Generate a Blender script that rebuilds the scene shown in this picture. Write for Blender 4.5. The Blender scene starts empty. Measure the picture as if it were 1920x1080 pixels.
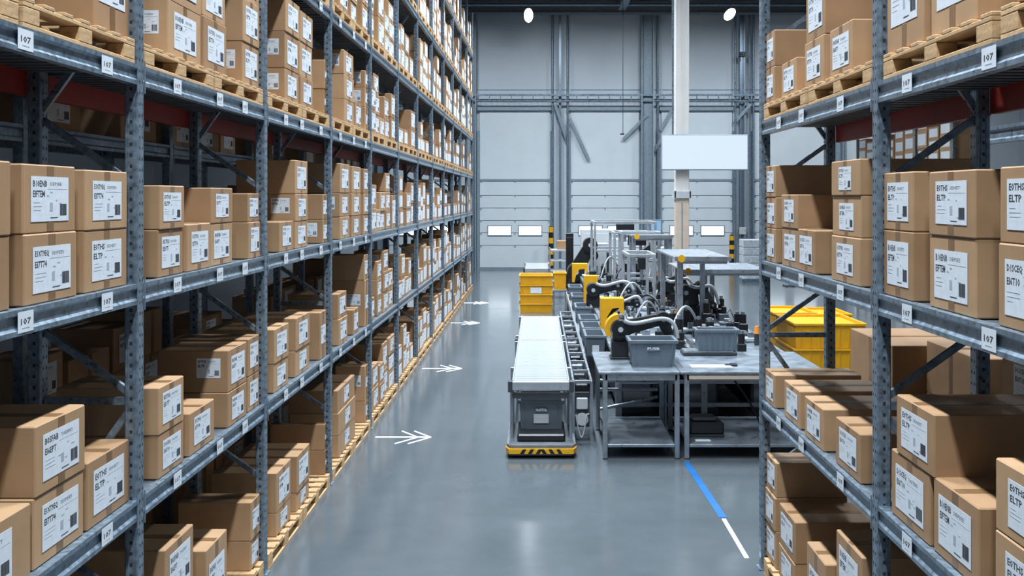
import bpy, math, random
from mathutils import Vector, Matrix
R = random.Random(7)
PI = math.pi
F = 1900.0; VX = 1010.0; VY = 370.0; H = 3.0
SC = bpy.context.scene
COL = SC.collection
def P(px, py, Y): return ((px-VX)/F*Y, Y, H-(py-VY)/F*Y)
def X_(px, Y): return (px-VX)/F*Y
def Z_(py, Y): return H-(py-VY)/F*Y

# ------------------------------------------------------------ materials
def new_mat(name):
    m = bpy.data.materials.new(name); m.use_nodes = True
    nt = m.node_tree; b = nt.nodes['Principled BSDF']
    return m, nt, b
def mat(name, col, rough=.5, metal=0., noise=0., nscale=8., bump=0., bscale=60., emit=None, es=0., spec=None, rvar=0.,stretch=None):
    m, nt, b = new_mat(name)
    b.inputs['Base Color'].default_value = (*col, 1)
    b.inputs['Roughness'].default_value = rough
    b.inputs['Metallic'].default_value = metal
    if spec is not None: b.inputs['Specular IOR Level'].default_value = spec
    if noise > 0 or rvar > 0:
        tc = nt.nodes.new('ShaderNodeTexCoord'); n = nt.nodes.new('ShaderNodeTexNoise')
        n.inputs['Scale'].default_value = nscale; n.inputs['Detail'].default_value = 5
        src = tc.outputs['Object']
        if stretch:
            mp = nt.nodes.new('ShaderNodeMapping'); mp.inputs['Scale'].default_value = stretch
            nt.links.new(src, mp.inputs['Vector']); src = mp.outputs['Vector']
        nt.links.new(src, n.inputs['Vector'])
        mr = nt.nodes.new('ShaderNodeMapRange')
        mr.inputs['From Min'].default_value = .3; mr.inputs['From Max'].default_value = .7
        mr.inputs['To Min'].default_value = 1-noise; mr.inputs['To Max'].default_value = 1+noise
        nt.links.new(n.outputs['Fac'], mr.inputs['Value'])
        mx = nt.nodes.new('ShaderNodeVectorMath'); mx.operation = 'SCALE'
        mx.inputs[0].default_value = col
        nt.links.new(mr.outputs['Result'], mx.inputs['Scale'])
        nt.links.new(mx.outputs['Vector'], b.inputs['Base Color'])
        if rvar > 0:
            m2 = nt.nodes.new('ShaderNodeMapRange')
            m2.inputs['From Min'].default_value = .3; m2.inputs['From Max'].default_value = .7
            m2.inputs['To Min'].default_value = rough-rvar; m2.inputs['To Max'].default_value = rough+rvar
            nt.links.new(n.outputs['Fac'], m2.inputs['Value']); nt.links.new(m2.outputs['Result'], b.inputs['Roughness'])
    if bump > 0:
        tc = nt.nodes.new('ShaderNodeTexCoord'); n = nt.nodes.new('ShaderNodeTexNoise')
        n.inputs['Scale'].default_value = bscale; n.inputs['Detail'].default_value = 3
        nt.links.new(tc.outputs['Object'], n.inputs['Vector'])
        bp = nt.nodes.new('ShaderNodeBump'); bp.inputs['Strength'].default_value = bump; bp.inputs['Distance'].default_value = .01
        nt.links.new(n.outputs['Fac'], bp.inputs['Height']); nt.links.new(bp.outputs['Normal'], b.inputs['Normal'])
    if emit:
        b.inputs['Emission Color'].default_value = (*emit, 1); b.inputs['Emission Strength'].default_value = es
    return m
def cardboard():
    m, nt, b = new_mat('cardboard')
    oi = nt.nodes.new('ShaderNodeObjectInfo'); ge = nt.nodes.new('ShaderNodeNewGeometry')
    ad = nt.nodes.new('ShaderNodeMath'); ad.operation = 'ADD'
    nt.links.new(oi.outputs['Random'], ad.inputs[0]); nt.links.new(ge.outputs['Random Per Island'], ad.inputs[1])
    fr = nt.nodes.new('ShaderNodeMath'); fr.operation = 'FRACT'; nt.links.new(ad.outputs[0], fr.inputs[0])
    cr = nt.nodes.new('ShaderNodeValToRGB')
    cr.color_ramp.elements[0].color = (.32, .185, .092, 1); cr.color_ramp.elements[1].color = (.43, .265, .14, 1)
    nt.links.new(fr.outputs[0], cr.inputs['Fac'])
    tc = nt.nodes.new('ShaderNodeTexCoord'); n = nt.nodes.new('ShaderNodeTexNoise'); n.inputs['Scale'].default_value = 5; n.inputs['Detail'].default_value = 6
    nt.links.new(tc.outputs['Object'], n.inputs['Vector'])
    mr = nt.nodes.new('ShaderNodeMapRange'); mr.inputs['From Min'].default_value = .3; mr.inputs['From Max'].default_value = .7
    mr.inputs['To Min'].default_value = .9; mr.inputs['To Max'].default_value = 1.08
    nt.links.new(n.outputs['Fac'], mr.inputs['Value'])
    mx = nt.nodes.new('ShaderNodeVectorMath'); mx.operation = 'SCALE'
    nt.links.new(cr.outputs['Color'], mx.inputs[0]); nt.links.new(mr.outputs['Result'], mx.inputs['Scale'])
    nt.links.new(mx.outputs['Vector'], b.inputs['Base Color']); b.inputs['Roughness'].default_value = .62
    return m
M = {}
M['card'] = cardboard()
M['tape'] = mat('packing_tape', (.20, .112, .052), .28, noise=.1, nscale=20)
M['paper'] = mat('label_paper', (.66, .71, .76), .5, noise=.06, nscale=9)
M['ink'] = mat('label_ink', (.04, .045, .055), .6)
M['faint'] = mat('label_faint_print', (.36, .4, .45), .6)
M['wood'] = mat('pallet_wood', (.50, .325, .165), .7, noise=.22, nscale=7, bump=.3, bscale=40, stretch=(3, .6, 6))
M['galv'] = mat('galvanised_steel', (.195, .26, .325), .36, .55, noise=.38, nscale=26, rvar=.12)
M['galvd'] = mat('rack_deck_steel', (.12, .145, .17), .55, .4, noise=.2, nscale=10)
M['dark'] = mat('dark_hole', (.015, .018, .022), .6)
M['red'] = mat('red_paint', (.26, .02, .012), .5, noise=.1)
M['steel'] = mat('brushed_steel', (.34, .385, .43), .35, .7, noise=.15, nscale=12, rvar=.1)
M['tabletop'] = mat('steel_tabletop', (.27, .32, .37), .33, .55, noise=.18, nscale=5, rvar=.08)
M['alu'] = mat('aluminium_profile', (.5, .54, .58), .35, .6, noise=.1, nscale=14)
M['black'] = mat('black_plastic', (.012, .014, .017), .38, noise=.1)
M['dgrey'] = mat('dark_grey_metal', (.05, .058, .066), .5, .3, noise=.15)
M['mgrey'] = mat('mid_grey_metal', (.17, .195, .22), .5, .3, noise=.15)
M['tote'] = mat('grey_tote_plastic', (.125, .16, .195), .42, noise=.08)
M['lgrey'] = mat('light_grey_panel', (.45, .49, .52), .5, noise=.06)
M['white'] = mat('white_panel', (.66, .7, .73), .45, noise=.04, nscale=3)
M['roller'] = mat('roller_steel', (.30, .33, .35), .6, .0, noise=.05, spec=.15)
M['yellow'] = mat('yellow_plastic', (.74, .37, .006), .45, noise=.06)
M['orange'] = mat('orange_plastic', (.85, .30, .04), .4)
M['hose'] = mat('grey_hose', (.38, .41, .43), .45)
M['blue'] = mat('blue_floor_tape', (.006, .12, .36), .45, noise=.12, nscale=6)
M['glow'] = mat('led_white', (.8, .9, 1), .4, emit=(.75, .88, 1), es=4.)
M['lamp'] = mat('lamp_lens', (1, 1, 1), .4, emit=(.85, .94, 1), es=26)
M['strip'] = mat('ceiling_lamp_lens', (1, 1, 1), .4, emit=(.85, .93, 1), es=6)
M['signface'] = mat('sign_face', (.03, .03, .03), .6, emit=(.73, .87, 1), es=1.35)
M['screen'] = mat('monitor_screen', (.1, .2, .3), .2, emit=(.3, .56, .86), es=.75)
M['pane'] = mat('daylight_window', (.9, .95, 1), .2, emit=(.86, .95, 1), es=3.2)
M['doorp'] = mat('door_panel_white', (.60, .66, .70), .42, noise=.03, nscale=1.5)
M['wall'] = mat('wall_panel', (.52, .58, .63), .55, noise=.04, nscale=.7)
M['walld'] = mat('side_wall_panel', (.42, .47, .52), .6, noise=.05, nscale=.7)
M['ceil'] = mat('ceiling_sheet', (.16, .18, .2), .6, noise=.1)
M['colsteel'] = mat('painted_column_steel', (.23, .29, .34), .5, .2, noise=.1)
M['colwhite'] = mat('pale_column_plaster', (.66, .66, .65), .55, noise=.05, nscale=3)
M['colbeige'] = mat('beige_column_cladding', (.56, .47, .39), .55, noise=.08, nscale=5)
M['brown'] = mat('brown_ceiling_duct', (.17, .12, .09), .6)
M['wrap'] = mat('wrapped_white_goods', (.6, .66, .72), .35, noise=.25, nscale=9)
def floor_mat():
    m, nt, b = new_mat('polished_concrete')
    tc = nt.nodes.new('ShaderNodeTexCoord')
    n1 = nt.nodes.new('ShaderNodeTexNoise'); n1.inputs['Scale'].default_value = .5; n1.inputs['Detail'].default_value = 8; n1.inputs['Roughness'].default_value = .65
    n2 = nt.nodes.new('ShaderNodeTexNoise'); n2.inputs['Scale'].default_value = 4; n2.inputs['Detail'].default_value = 5
    nt.links.new(tc.outputs['Object'], n1.inputs['Vector']); nt.links.new(tc.outputs['Object'], n2.inputs['Vector'])
    mx = nt.nodes.new('ShaderNodeMath'); mx.operation = 'MULTIPLY_ADD'; mx.inputs[1].default_value = .45
    nt.links.new(n2.outputs['Fac'], mx.inputs[0]); nt.links.new(n1.outputs['Fac'], mx.inputs[2])
    cr = nt.nodes.new('ShaderNodeValToRGB')
    cr.color_ramp.elements[0].position = .35; cr.color_ramp.elements[0].color = (.078, .096, .108, 1)
    cr.color_ramp.elements[1].position = .95; cr.color_ramp.elements[1].color = (.104, .124, .139, 1)
    nt.links.new(mx.outputs[0], cr.inputs['Fac']); nt.links.new(cr.outputs['Color'], b.inputs['Base Color'])
    mr = nt.nodes.new('ShaderNodeMapRange'); mr.inputs['To Min'].default_value = .1; mr.inputs['To Max'].default_value = .2
    nt.links.new(n1.outputs['Fac'], mr.inputs['Value']); nt.links.new(mr.outputs['Result'], b.inputs['Roughness'])
    bp = nt.nodes.new('ShaderNodeBump'); bp.inputs['Strength'].default_value = .02; bp.inputs['Distance'].default_value = .01
    nt.links.new(n2.outputs['Fac'], bp.inputs['Height']); nt.links.new(bp.outputs['Normal'], b.inputs['Normal'])
    b.inputs['Specular IOR Level'].default_value = .6
    return m
M['floor'] = floor_mat()

# ------------------------------------------------------------ mesh builder
class MB:
    def __init__(s): s.v = []; s.f = []; s.m = []; s.sm = []
    def add(s, vs, fs, m=0, smooth=False):
        o = len(s.v); s.v += [tuple(v) for v in vs]
        for f in fs: s.f.append(tuple(i+o for i in f)); s.m.append(m); s.sm.append(smooth)
        return s
    def box(s, x0, x1, y0, y1, z0, z1, m=0, ch=0.):
        if x0 > x1: x0, x1 = x1, x0
        if y0 > y1: y0, y1 = y1, y0
        if z0 > z1: z0, z1 = z1, z0
        if ch <= 0:
            vs = [(x0,y0,z0),(x1,y0,z0),(x1,y1,z0),(x0,y1,z0),(x0,y0,z1),(x1,y0,z1),(x1,y1,z1),(x0,y1,z1)]
            return s.add(vs, [(0,3,2,1),(4,5,6,7),(0,1,5,4),(1,2,6,5),(2,3,7,6),(3,0,4,7)], m)
        c = min(ch, (x1-x0)*.4, (y1-y0)*.4, (z1-z0)*.4)
        vs = []; idx = {}
        lo = (x0, y0, z0); hi = (x1, y1, z1)
        for sx in (0, 1):
            for sy in (0, 1):
                for sz in (0, 1):
                    sg = (sx, sy, sz)
                    for a in range(3):
                        p = []
                        for k in range(3):
                            e = hi[k] if sg[k] else lo[k]
                            if k != a: e += -c if sg[k] else c
                            p.append(e)
                        idx[(sg, a)] = len(vs); vs.append(tuple(p))
        fs = []
        ctr = Vector(((x0+x1)/2, (y0+y1)/2, (z0+z1)/2))
        def addf(ids):
            a, b_, c_ = (Vector(vs[i]) for i in ids[:3])
            n = (b_-a).cross(c_-a); mid = sum((Vector(vs[i]) for i in ids), Vector())/len(ids)
            if n.dot(mid-ctr) < 0: ids = ids[::-1]
            fs.append(tuple(ids))
        for a in range(3):
            o = [k for k in range(3) if k != a]
            for sa in (0, 1):
                ids = []
                for u, w in ((0,0),(1,0),(1,1),(0,1)):
                    sg = [0,0,0]; sg[a] = sa; sg[o[0]] = u; sg[o[1]] = w; ids.append(idx[(tuple(sg), a)])
                addf(ids)
            for u in (0, 1):
                for w in (0, 1):
                    e0 = [0,0,0]; e0[o[0]] = u; e0[o[1]] = w; e1 = list(e0); e1[a] = 1
                    e0 = tuple(e0); e1 = tuple(e1)
                    addf([idx[(e0,o[0])], idx[(e1,o[0])], idx[(e1,o[1])], idx[(e0,o[1])]])
        for sx in (0, 1):
            for sy in (0, 1):
                for sz in (0, 1): addf([idx[((sx,sy,sz),a)] for a in range(3)])
        return s.add(vs, fs, m)
    def cyl(s, p0, p1, r, n=12, m=0, r2=None, mcap=None):
        p0 = Vector(p0); p1 = Vector(p1); d = (p1-p0).normalized(); r2 = r if r2 is None else r2
        u = d.orthogonal().normalized(); w = d.cross(u)
        ring = [(math.cos(2*PI*i/n), math.sin(2*PI*i/n)) for i in range(n)]
        vs = [p0+(u*a+w*b)*r for a, b in ring]+[p1+(u*a+w*b)*r2 for a, b in ring]
        s.add(vs, [(i, (i+1) % n, n+(i+1) % n, n+i) for i in range(n)], m, True)
        mc = m if mcap is None else mcap
        s.add(vs[:n], [tuple(range(n))[::-1]], mc); s.add(vs[n:], [tuple(range(n))], mc)
        return s
    def tube(s, pts, r, n=8, m=0):
        pts = [Vector(p) for p in pts]; vs = []; N = len(pts); up = None
        for i, p in enumerate(pts):
            d = (pts[min(i+1, N-1)]-pts[max(i-1, 0)]).normalized()
            if up is None: up = d.orthogonal().normalized()
            up = (up-d*up.dot(d)).normalized(); w = d.cross(up)
            vs += [p+(up*math.cos(2*PI*k/n)+w*math.sin(2*PI*k/n))*r for k in range(n)]
        fs = [(i*n+k, i*n+(k+1) % n, (i+1)*n+(k+1) % n, (i+1)*n+k) for i in range(N-1) for k in range(n)]
        s.add(vs, fs, m, True)
        s.add(vs[:n], [tuple(range(n))[::-1]], m); s.add(vs[-n:], [tuple(range(n))], m)
        return s
    def bar(s, p0, p1, w, h, m=0, up=(0,0,1)):
        p0 = Vector(p0); p1 = Vector(p1); d = (p1-p0).normalized(); up = Vector(up)
        if abs(d.dot(up)) > .98: up = Vector((1,0,0))
        a = d.cross(up).normalized(); b = a.cross(d)
        c = [(-w/2,-h/2),(w/2,-h/2),(w/2,h/2),(-w/2,h/2)]
        vs = [p0+a*x+b*y for x, y in c]+[p1+a*x+b*y for x, y in c]
        return s.add(vs, [(0,3,2,1),(4,5,6,7),(0,1,5,4),(1,2,6,5),(2,3,7,6),(3,0,4,7)], m)
    def prism(s, prof, axis, a0, a1, m=0):
        # prof list of 2D pts on remaining axes (cyclic order), extruded along axis
        def mk(q, a):
            if axis == 'x': return (a, q[0], q[1])
            if axis == 'y': return (q[0], a, q[1])
            return (q[0], q[1], a)
        n = len(prof); vs = [mk(q, a0) for q in prof]+[mk(q, a1) for q in prof]
        ar = sum(prof[i][0]*prof[(i+1) % n][1]-prof[(i+1) % n][0]*prof[i][1] for i in range(n))
        flip = (ar > 0) == (axis == 'y'); flip = flip != (a1 < a0)
        fs = [tuple(range(n))[::-1], tuple(range(n, 2*n))]+[(i, (i+1) % n, n+(i+1) % n, n+i) for i in range(n)]
        if flip: fs = [f[::-1] for f in fs]
        return s.add(vs, fs, m)
    def mesh(s, name, mats):
        me = bpy.data.meshes.new(name); me.from_pydata(s.v, [], s.f); 
        for k in mats: me.materials.append(M[k] if isinstance(k, str) else k)
        me.polygons.foreach_set('material_index', s.m); me.polygons.foreach_set('use_smooth', s.sm); me.update()
        return me
    def build(s, name, mats, parent=None, loc=None):
        if isinstance(mats, str): mats = [mats]
        return link(name, s.mesh(name, mats), parent, loc)
def link(name, me, parent=None, loc=None, rz=0, scale=None):
    o = bpy.data.objects.new(name, me); COL.objects.link(o)
    if parent: o.parent = parent
    if loc: o.location = loc
    if rz: o.rotation_euler = (0, 0, rz)
    if scale: o.scale = scale
    return o
def tag(o, label, cat, group=None, kind=None):
    if label: o['label'] = label
    if cat: o['category'] = cat
    if group: o['group'] = group
    if kind: o['kind'] = kind
    return o
def thing(name, label, cat, loc=(0,0,0), group=None, rz=0):
    o = bpy.data.objects.new(name, None); COL.objects.link(o); o.location = loc; o.rotation_euler = (0,0,rz)
    o.empty_display_size = .1
    return tag(o, label, cat, group)
def struct(name, mb, mats, parent=None):
    o = mb.build(name, mats, parent)
    if not parent: o['kind'] = 'structure'
    return o
def text_mesh(body, size, bold=0.):
    c = bpy.data.curves.new('t', 'FONT'); c.body = body; c.size = size; c.offset = bold; c.resolution_u = 1
    o = bpy.data.objects.new('t', c); COL.objects.link(o)
    bpy.context.view_layer.update()
    me = bpy.data.meshes.new_from_object(o)
    vs = [tuple(v.co) for v in me.vertices]; fs = [tuple(p.vertices) for p in me.polygons]
    bpy.data.objects.remove(o); bpy.data.curves.remove(c); bpy.data.meshes.remove(me)
    return vs, fs
def put_text(mb, body, x, z, w, h, y=-.0012, m=1, bold=.03):
    """text in the XZ plane facing -Y, fitted to w x h with lower left at x,z"""
    vs, fs = text_mesh(body, 1., bold)
    x0 = min(v[0] for v in vs); x1 = max(v[0] for v in vs); y0 = min(v[1] for v in vs); y1 = max(v[1] for v in vs)
    mb.add([(x+(v[0]-x0)/(x1-x0)*w, y, z+(v[1]-y0)/(y1-y0)*h) for v in vs], fs, m)

# ------------------------------------------------------------ shipping label variants (1 x .72, centred, facing -Y)
WORDS = [('E1XT9EQ','SEIPEEI','EI7T74'),('E0THS','SEIHEIT','ELTP'),('D1SCEQ','TAETBEI','EI6T10'),('B10ENB','SIEPIEE','EIFTEM'),
         ('EI2TEQ','BIRTBEI','EE17T'),('B0SFAB','TAEBBEI','EI6EPT')]
LAB = []
def label_mesh(k):
    mb = MB(); mb.box(-.5, .5, -.001, .0, -.36, .36, 0)
    a, b, c = WORDS[k]; r = random.Random(k)
    put_text(mb, a, -.45, .19, .36, .11); put_text(mb, b, -.02, .215, .32, .055, m=1, bold=0)
    put_text(mb, c, -.45, .03, .30, .105)
    for i in range(3):
        mb.box(-.44, -.44+r.uniform(.12, .3), -.0016, -.001, -.06-i*.06, -.052-i*.06, 2)
    mb.box(-.08, .46, -.0016, -.001, .16, .164, 2)
    for i in range(4):
        x = r.uniform(-.1, .3); z = r.uniform(-.25, .1); mb.box(x, x+r.uniform(.04, .09), -.0016, -.001, z, z+.02, 2)
    mb.box(-.02, .06, -.0016, -.001, -.2, -.06, 2)
    x = .26
    while x < .44:
        w = r.choice((.008, .014, .022)); mb.box(x, x+w, -.0018, -.001, -.27, -.08, 1); x += w+r.choice((.006, .01))
    mb.box(.0, .2, -.0016, -.001, -.31, -.295, 1)
    return mb.mesh('shipping_label', ['paper', 'ink', 'faint'])
for k in range(6): LAB.append(label_mesh(k))
bl = MB(); bl.box(-.065, .065, -.001, 0, -.044, .044, 0); put_text(bl, '107', -.042, -.012, .084, .028, -.0015, 1, .02); bl.box(-.03, .03, -.0015, -.001, -.028, -.024, 2)
BEAMLAB = bl.mesh('location_label', ['paper', 'ink', 'faint'])

# ------------------------------------------------------------ room shell
YW = 42.2; ZC = 11.4; XL = -16.; XR = 20.
mb = MB(); mb.box(XL, XR, -3, YW+.3, -.2, 0); struct('floor', mb, ['floor'])
mb = MB(); mb.box(XL, XR, 2, YW+.3, ZC, ZC+.2)
for i in range(12): mb.box(XL, XR, 4+i*3.4, 4.15+i*3.4, ZC-.3, ZC)
struct('ceiling', mb, ['ceil'])
mb = MB(); mb.box(XL, XR, YW, YW+.3, 0, ZC)
for px in (897, 1068, 1240, 1413, 1585, 1757): 
    x = X_(px, YW); mb.box(x-.02, x+.02, YW-.03, YW, 6.7, ZC)
for z in (7.45,): mb.box(XL, XR, YW-.012, YW, z, z+.05, 1)
struct('wall_back', mb, ['wall', 'colsteel'])
mb = MB(); mb.box(XL-.2, XL, -3, YW+.3, 0, ZC); struct('wall_left', mb, ['walld'])
mb = MB(); mb.box(XR, XR+.2, -3, YW+.3, 0, ZC); struct('wall_right', mb, ['walld'])
# white upper panels above the doors with dark lintel line
spans = [(900, 1031), (1070, 1198), (1240, 1372), (1413, 1545), (1585, 1716), (728, 860)]
n = 0
for a, b in spans:
    n += 1
    x0, x1 = X_(a, YW), X_(b, YW)
    zt = Z_(337, YW); root = bpy.data.objects.new('door_%d' % n, None); COL.objects.link(root); root.location = ((x0+x1)/2, YW-.02, 0); root['kind'] = 'structure'
    w = (x1-x0)/2
    fr = MB(); fr.box(-w-.12, -w, -.16, 0, 0, 5.75, 0); fr.box(w, w+.12, -.16, 0, 0, 5.75, 0); fr.box(-w, w, -.12, 0, zt-.06, zt+.03, 0); fr.box(-w, w, -.1, 0, 0, .07, 0)
    fr.build('door_frame', ['colsteel'], root)
    up = MB(); up.box(-w, w, -.06, 0, zt+.03, 6.6); up.build('upper_panel', ['doorp'], root)
    sh = MB(); sh.box(-w-.1, w+.1, -.2, 0, 6.6, 6.74); sh.build('lintel', ['colsteel'], root)
    ed = [0.07, 1.0, 1.52, 2.03, 2.55, 3.07, zt-.06]
    for i in range(len(ed)-1):
        p = MB(); p.box(-w, w, -.09, -.03, ed[i]+.012, ed[i+1]-.008, 0, .008)
        for sx in (-w+.03, -.02, w-.07): p.box(sx, sx+.05, -.11, -.09, ed[i+1]-.06, ed[i+1]+.02, 1)
        p.build('door_panel', ['doorp', 'colsteel'], root)
    for cx in (-w+.82, w-.82):
        p = MB(); f2 = .05; p.box(-.5, .5, -.03, 0, -.22, .22, 0)
        wf = p.build('window_frame', ['colsteel'], root, (cx, -.09, 1.62))
        q = MB(); q.box(-.46, .46, -.04, -.03, -.18, .18, 0); q.build('window_pane', ['pane'], wf)
# structure rails and columns on the back wall
t = 0
def trim(mb, mats):
    global t
    t += 1; return struct('trim_%d' % t, mb, mats)
mb = MB(); mb.box(XL, XR, YW-.45, YW-.35, 7.18, 7.26); mb.box(XL, XR, YW-.45, YW-.35, 6.95, 7.0)
for i in range(80): mb.box(XL+i*.45, XL+i*.45+.04, YW-.44, YW-.36, 7.0, 7.18)
trim(mb, ['galv'])
for px, w, d, k in ((888, .26, .5, 'colsteel'), (1212, .52, .5, 'colsteel'), (1050, .1, .2, 'galv'), (1390, .2, .2, 'galv'), (1564, .5, .5, 'colsteel'), (720, .4, .5, 'colsteel')):
    x = X_(px, YW); mb = MB()
    mb.box(x-w/2, x-w/2+.05, YW-d, YW-.04, 0, ZC-.3); mb.box(x+w/2-.05, x+w/2, YW-d, YW-.04, 0, ZC-.3); mb.box(x-w/2+.05, x+w/2-.05, YW-d*.6, YW-.1, 0, ZC-.3)
    trim(mb, [k])
for px in (1036, 1064, 1203, 1376, 1410, 1403, 1232):
    x = X_(px, YW); mb = MB(); mb.cyl((x, YW-.3, 0), (x, YW-.3, ZC-.3), .045, 8); trim(mb, ['galv'])
for a, b_, c, d in ((1040, 195, 1062, 262), (1068, 222, 1104, 300), (1214, 215, 1168, 262), (1260, 205, 1238, 245), (1408, 195, 1376, 232), (1240, 262, 1222, 290)):  # slanted struts; one is a solid bar in place of a strut's shadow
    mb = MB(); mb.bar(P(a, b_, YW-.35), P(c, d, YW-.2), .07, .12); trim(mb, ['colsteel'])
# ceiling beams near the wall
mb = MB(); mb.box(XL, XR, YW-.9, YW-.6, 10.55, 10.95); mb.box(XL, XR, YW-1., YW-.5, 10.50, 10.55); mb.box(XL, XR, YW-1., YW-.5, 10.95, 11.0); trim(mb, ['ceil'])
mb = MB(); mb.box(XL, XR, YW-2.6, YW-2.3, 10.95, 11.25); trim(mb, ['brown'])
mb = MB(); mb.cyl((XL, YW-1.6, 10.72), (XR, YW-1.6, 10.72), .06, 8); trim(mb, ['galv'])
mb = MB(); mb.box(X_(1164, 40), X_(1178, 40), 20, YW, 10.6, 11.2); trim(mb, ['colsteel'])

# ------------------------------------------------------------ racks
UT = 9.1
def upright_mesh(top, holes=True, w=.085, d=.075):
    mb = MB()
    mb.box(-d, 0, -w/2, w/2, 0, top, 0, .008)
    if holes:
        z = .08
        while z < top-.03:
            for k in (-.018, .018):
                # aisle face holes at x=0 ; near face at y=-w/2
                mb.add([(.0006, k-.006, z), (.0006, k+.006, z), (.0006, k+.006, z+.016), (.0006, k-.006, z+.016)], [(0,1,2,3)], 1)
            mb.add([(-d/2-.007, -w/2-.0006, z+.02), (-d/2+.007, -w/2-.0006, z+.02), (-d/2+.007, -w/2-.0006, z+.038), (-d/2-.007, -w/2-.0006, z+.038)], [(0,1,2,3)], 1)
            z += .06
    mb.box(-d*.72, -d*.66, -w/2-.003, -w/2, 0, top, 0); mb.box(-d*.33, -d*.27, -w/2-.003, -w/2, 0, top, 0)
    mb.box(-d-.02, .02, -w/2-.015, w/2+.015, 0, .01, 0)
    return mb
def mirror_x(mb): 
    mb.v = [(-x, y, z) for x, y, z in mb.v]; mb.f = [f[::-1] for f in mb.f]; return mb
def beam_mesh(L, h=.11):
    mb = MB()
    # profile in XZ (aisle side at x=0), z from -h to 0
    pr = [(0, 0), (0, -.022), (-.012, -.034), (-.012, -h+.034), (0, -h+.022), (0, -h), (-.05, -h), (-.05, 0)]
    mb.prism(pr, 'y', 0, L, 0)
    for y0 in (0, L-.012):
        mb.box(.0, .004, y0-.0, y0+.012, -h-.04, .03, 0)
    return mb
def rack(label, sgn, xf, Ys, levels, depth, top, red=(), group=None, holes=True, labs=0, deckmat='galvd', brace=True, skipY=None):
    """sgn=-1: rack body extends to -X of the face, aisle face looks +X"""
    root = thing('pallet_rack', label, 'pallet rack', (xf, Ys[0], 0), group)
    mirror = (lambda b: b) if sgn < 0 else mirror_x
    mu = mirror(upright_mesh(top, holes)).mesh('upright', ['galv', 'dark'])
    mur = mirror(upright_mesh(top, holes)).mesh('upright', ['galv', 'dark'])
    ups = []
    for Y in Ys:
        y = Y-Ys[0]
        u = link('upright', mu, root, (0, y, 0)); link('upright', mur, root, (sgn*(depth-.075), y, 0))
        if brace:
            z = 1.92-1.15
            xa = sgn*.04; xb = sgn*(depth-.04)
            while z+1.15 < top:
                for p0, p1 in (((xa, y, z), (xb, y, z+.37)), ((xb, y, z+.37), (xa, y, z+1.1))):
                    b = MB(); b.bar(p0, p1, .028, .035); b.build('brace', ['galv'], root)
                z += 1.15
            for zz in (.25, 1.89):
                b = MB(); b.bar((xa, y, zz), (xb, y, zz), .028, .04); b.build('brace', ['galv'], root)
    cache = {}
    for i in range(len(Ys)-1):
        L = Ys[i+1]-Ys[i]-.085; y = Ys[i]-Ys[0]+.0425; k = round(L, 3)
        if k not in cache:
            fb = mirror(beam_mesh(L)).mesh('beam', ['galv'])
            rb = MB(); rb.prism([(-sgn*a, c) for a, c in [(0,0),(0,-.10),(-.04,-.10),(-.04,0)]], 'y', 0, L)
            rbg = rb.mesh('rear_beam', ['galv']); rr = MB(); rr.prism([(-sgn*a, c) for a, c in [(0,.03),(0,-.17),(-.04,-.17),(-.04,.03)]], 'y', 0, L); rbr = rr.mesh('rear_beam', ['red'])
            dk = MB(); x0 = sgn*.05; x1 = sgn*(depth-.05)
            dk.box(x0, x1, 0, L, -.022, -.004)
            nr = int(L/.11)
            for q in range(nr): dk.box(x0, x1, q*L/nr+.02, q*L/nr+.06, -.05, -.022)
            cache[k] = (fb, rbg, rbr, dk.mesh('shelf_deck', [deckmat]))
        fb, rbg, rbr, dk = cache[k]
        for li, z in enumerate(levels):
            o = link('beam', fb, root, (0, y, z))
            link('rear_beam', rbr if li in red else rbg, root, (sgn*depth, y, z))
            link('shelf_deck', dk, root, (0, y, z))
            if i < labs:
                for q in range(3 if L > 2 else 2):
                    ly = L*(.18+.3*q+.03*((q*7+li*3+i) % 3))
                    link('location_label', BEAMLAB, o, (-sgn*.0015 if False else (-sgn)*(.001), ly, -.055), rz=(PI/2 if sgn < 0 else -PI/2))
    return root
XLF = -2.17; BAY = 2.54; Y1 = 5.53
LY = [Y1+BAY*(k-1) for k in range(0, 13)]
SHL = [0, 1.36, 2.53, 3.72, 4.96, 6.3, 7.7]
rack('long grey steel pallet rack lining the left side of the aisle, loaded with cartons', -1, XLF, LY, SHL[1:], .60, UT, red=(2,), labs=4)
XRF = 1.79
RY = [2.60, 5.40, 8.195]
SHR = [0, 1.37, 2.49, 3.61]
rack('short grey steel pallet rack at the right edge of the view, loaded with cartons', 1, XRF, RY, SHR[1:], .60, 5.6, red=(2,), labs=2)
SHB = [0, 1.3, 2.38, 3.46]
rack('shadowed grey pallet rack behind the long left rack', -1, -3.25, [3.9+2.54*k for k in range(8)], SHB[1:]+[4.9], .6, 5.6, brace=False, holes=False)
rack('shadowed grey pallet rack behind the short right rack', 1, 2.95, [4.0, 6.85], SHB[1:], .6, 4.4, brace=False, holes=False)
FR = [11.2]
rack('distant pallet rack beyond the yellow bins, by the far doors', 1, 10.6, [26, 28.6, 31.2, 33.8], [2.0, 3.9, 5.8], .9, 7, brace=False, holes=False)

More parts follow.
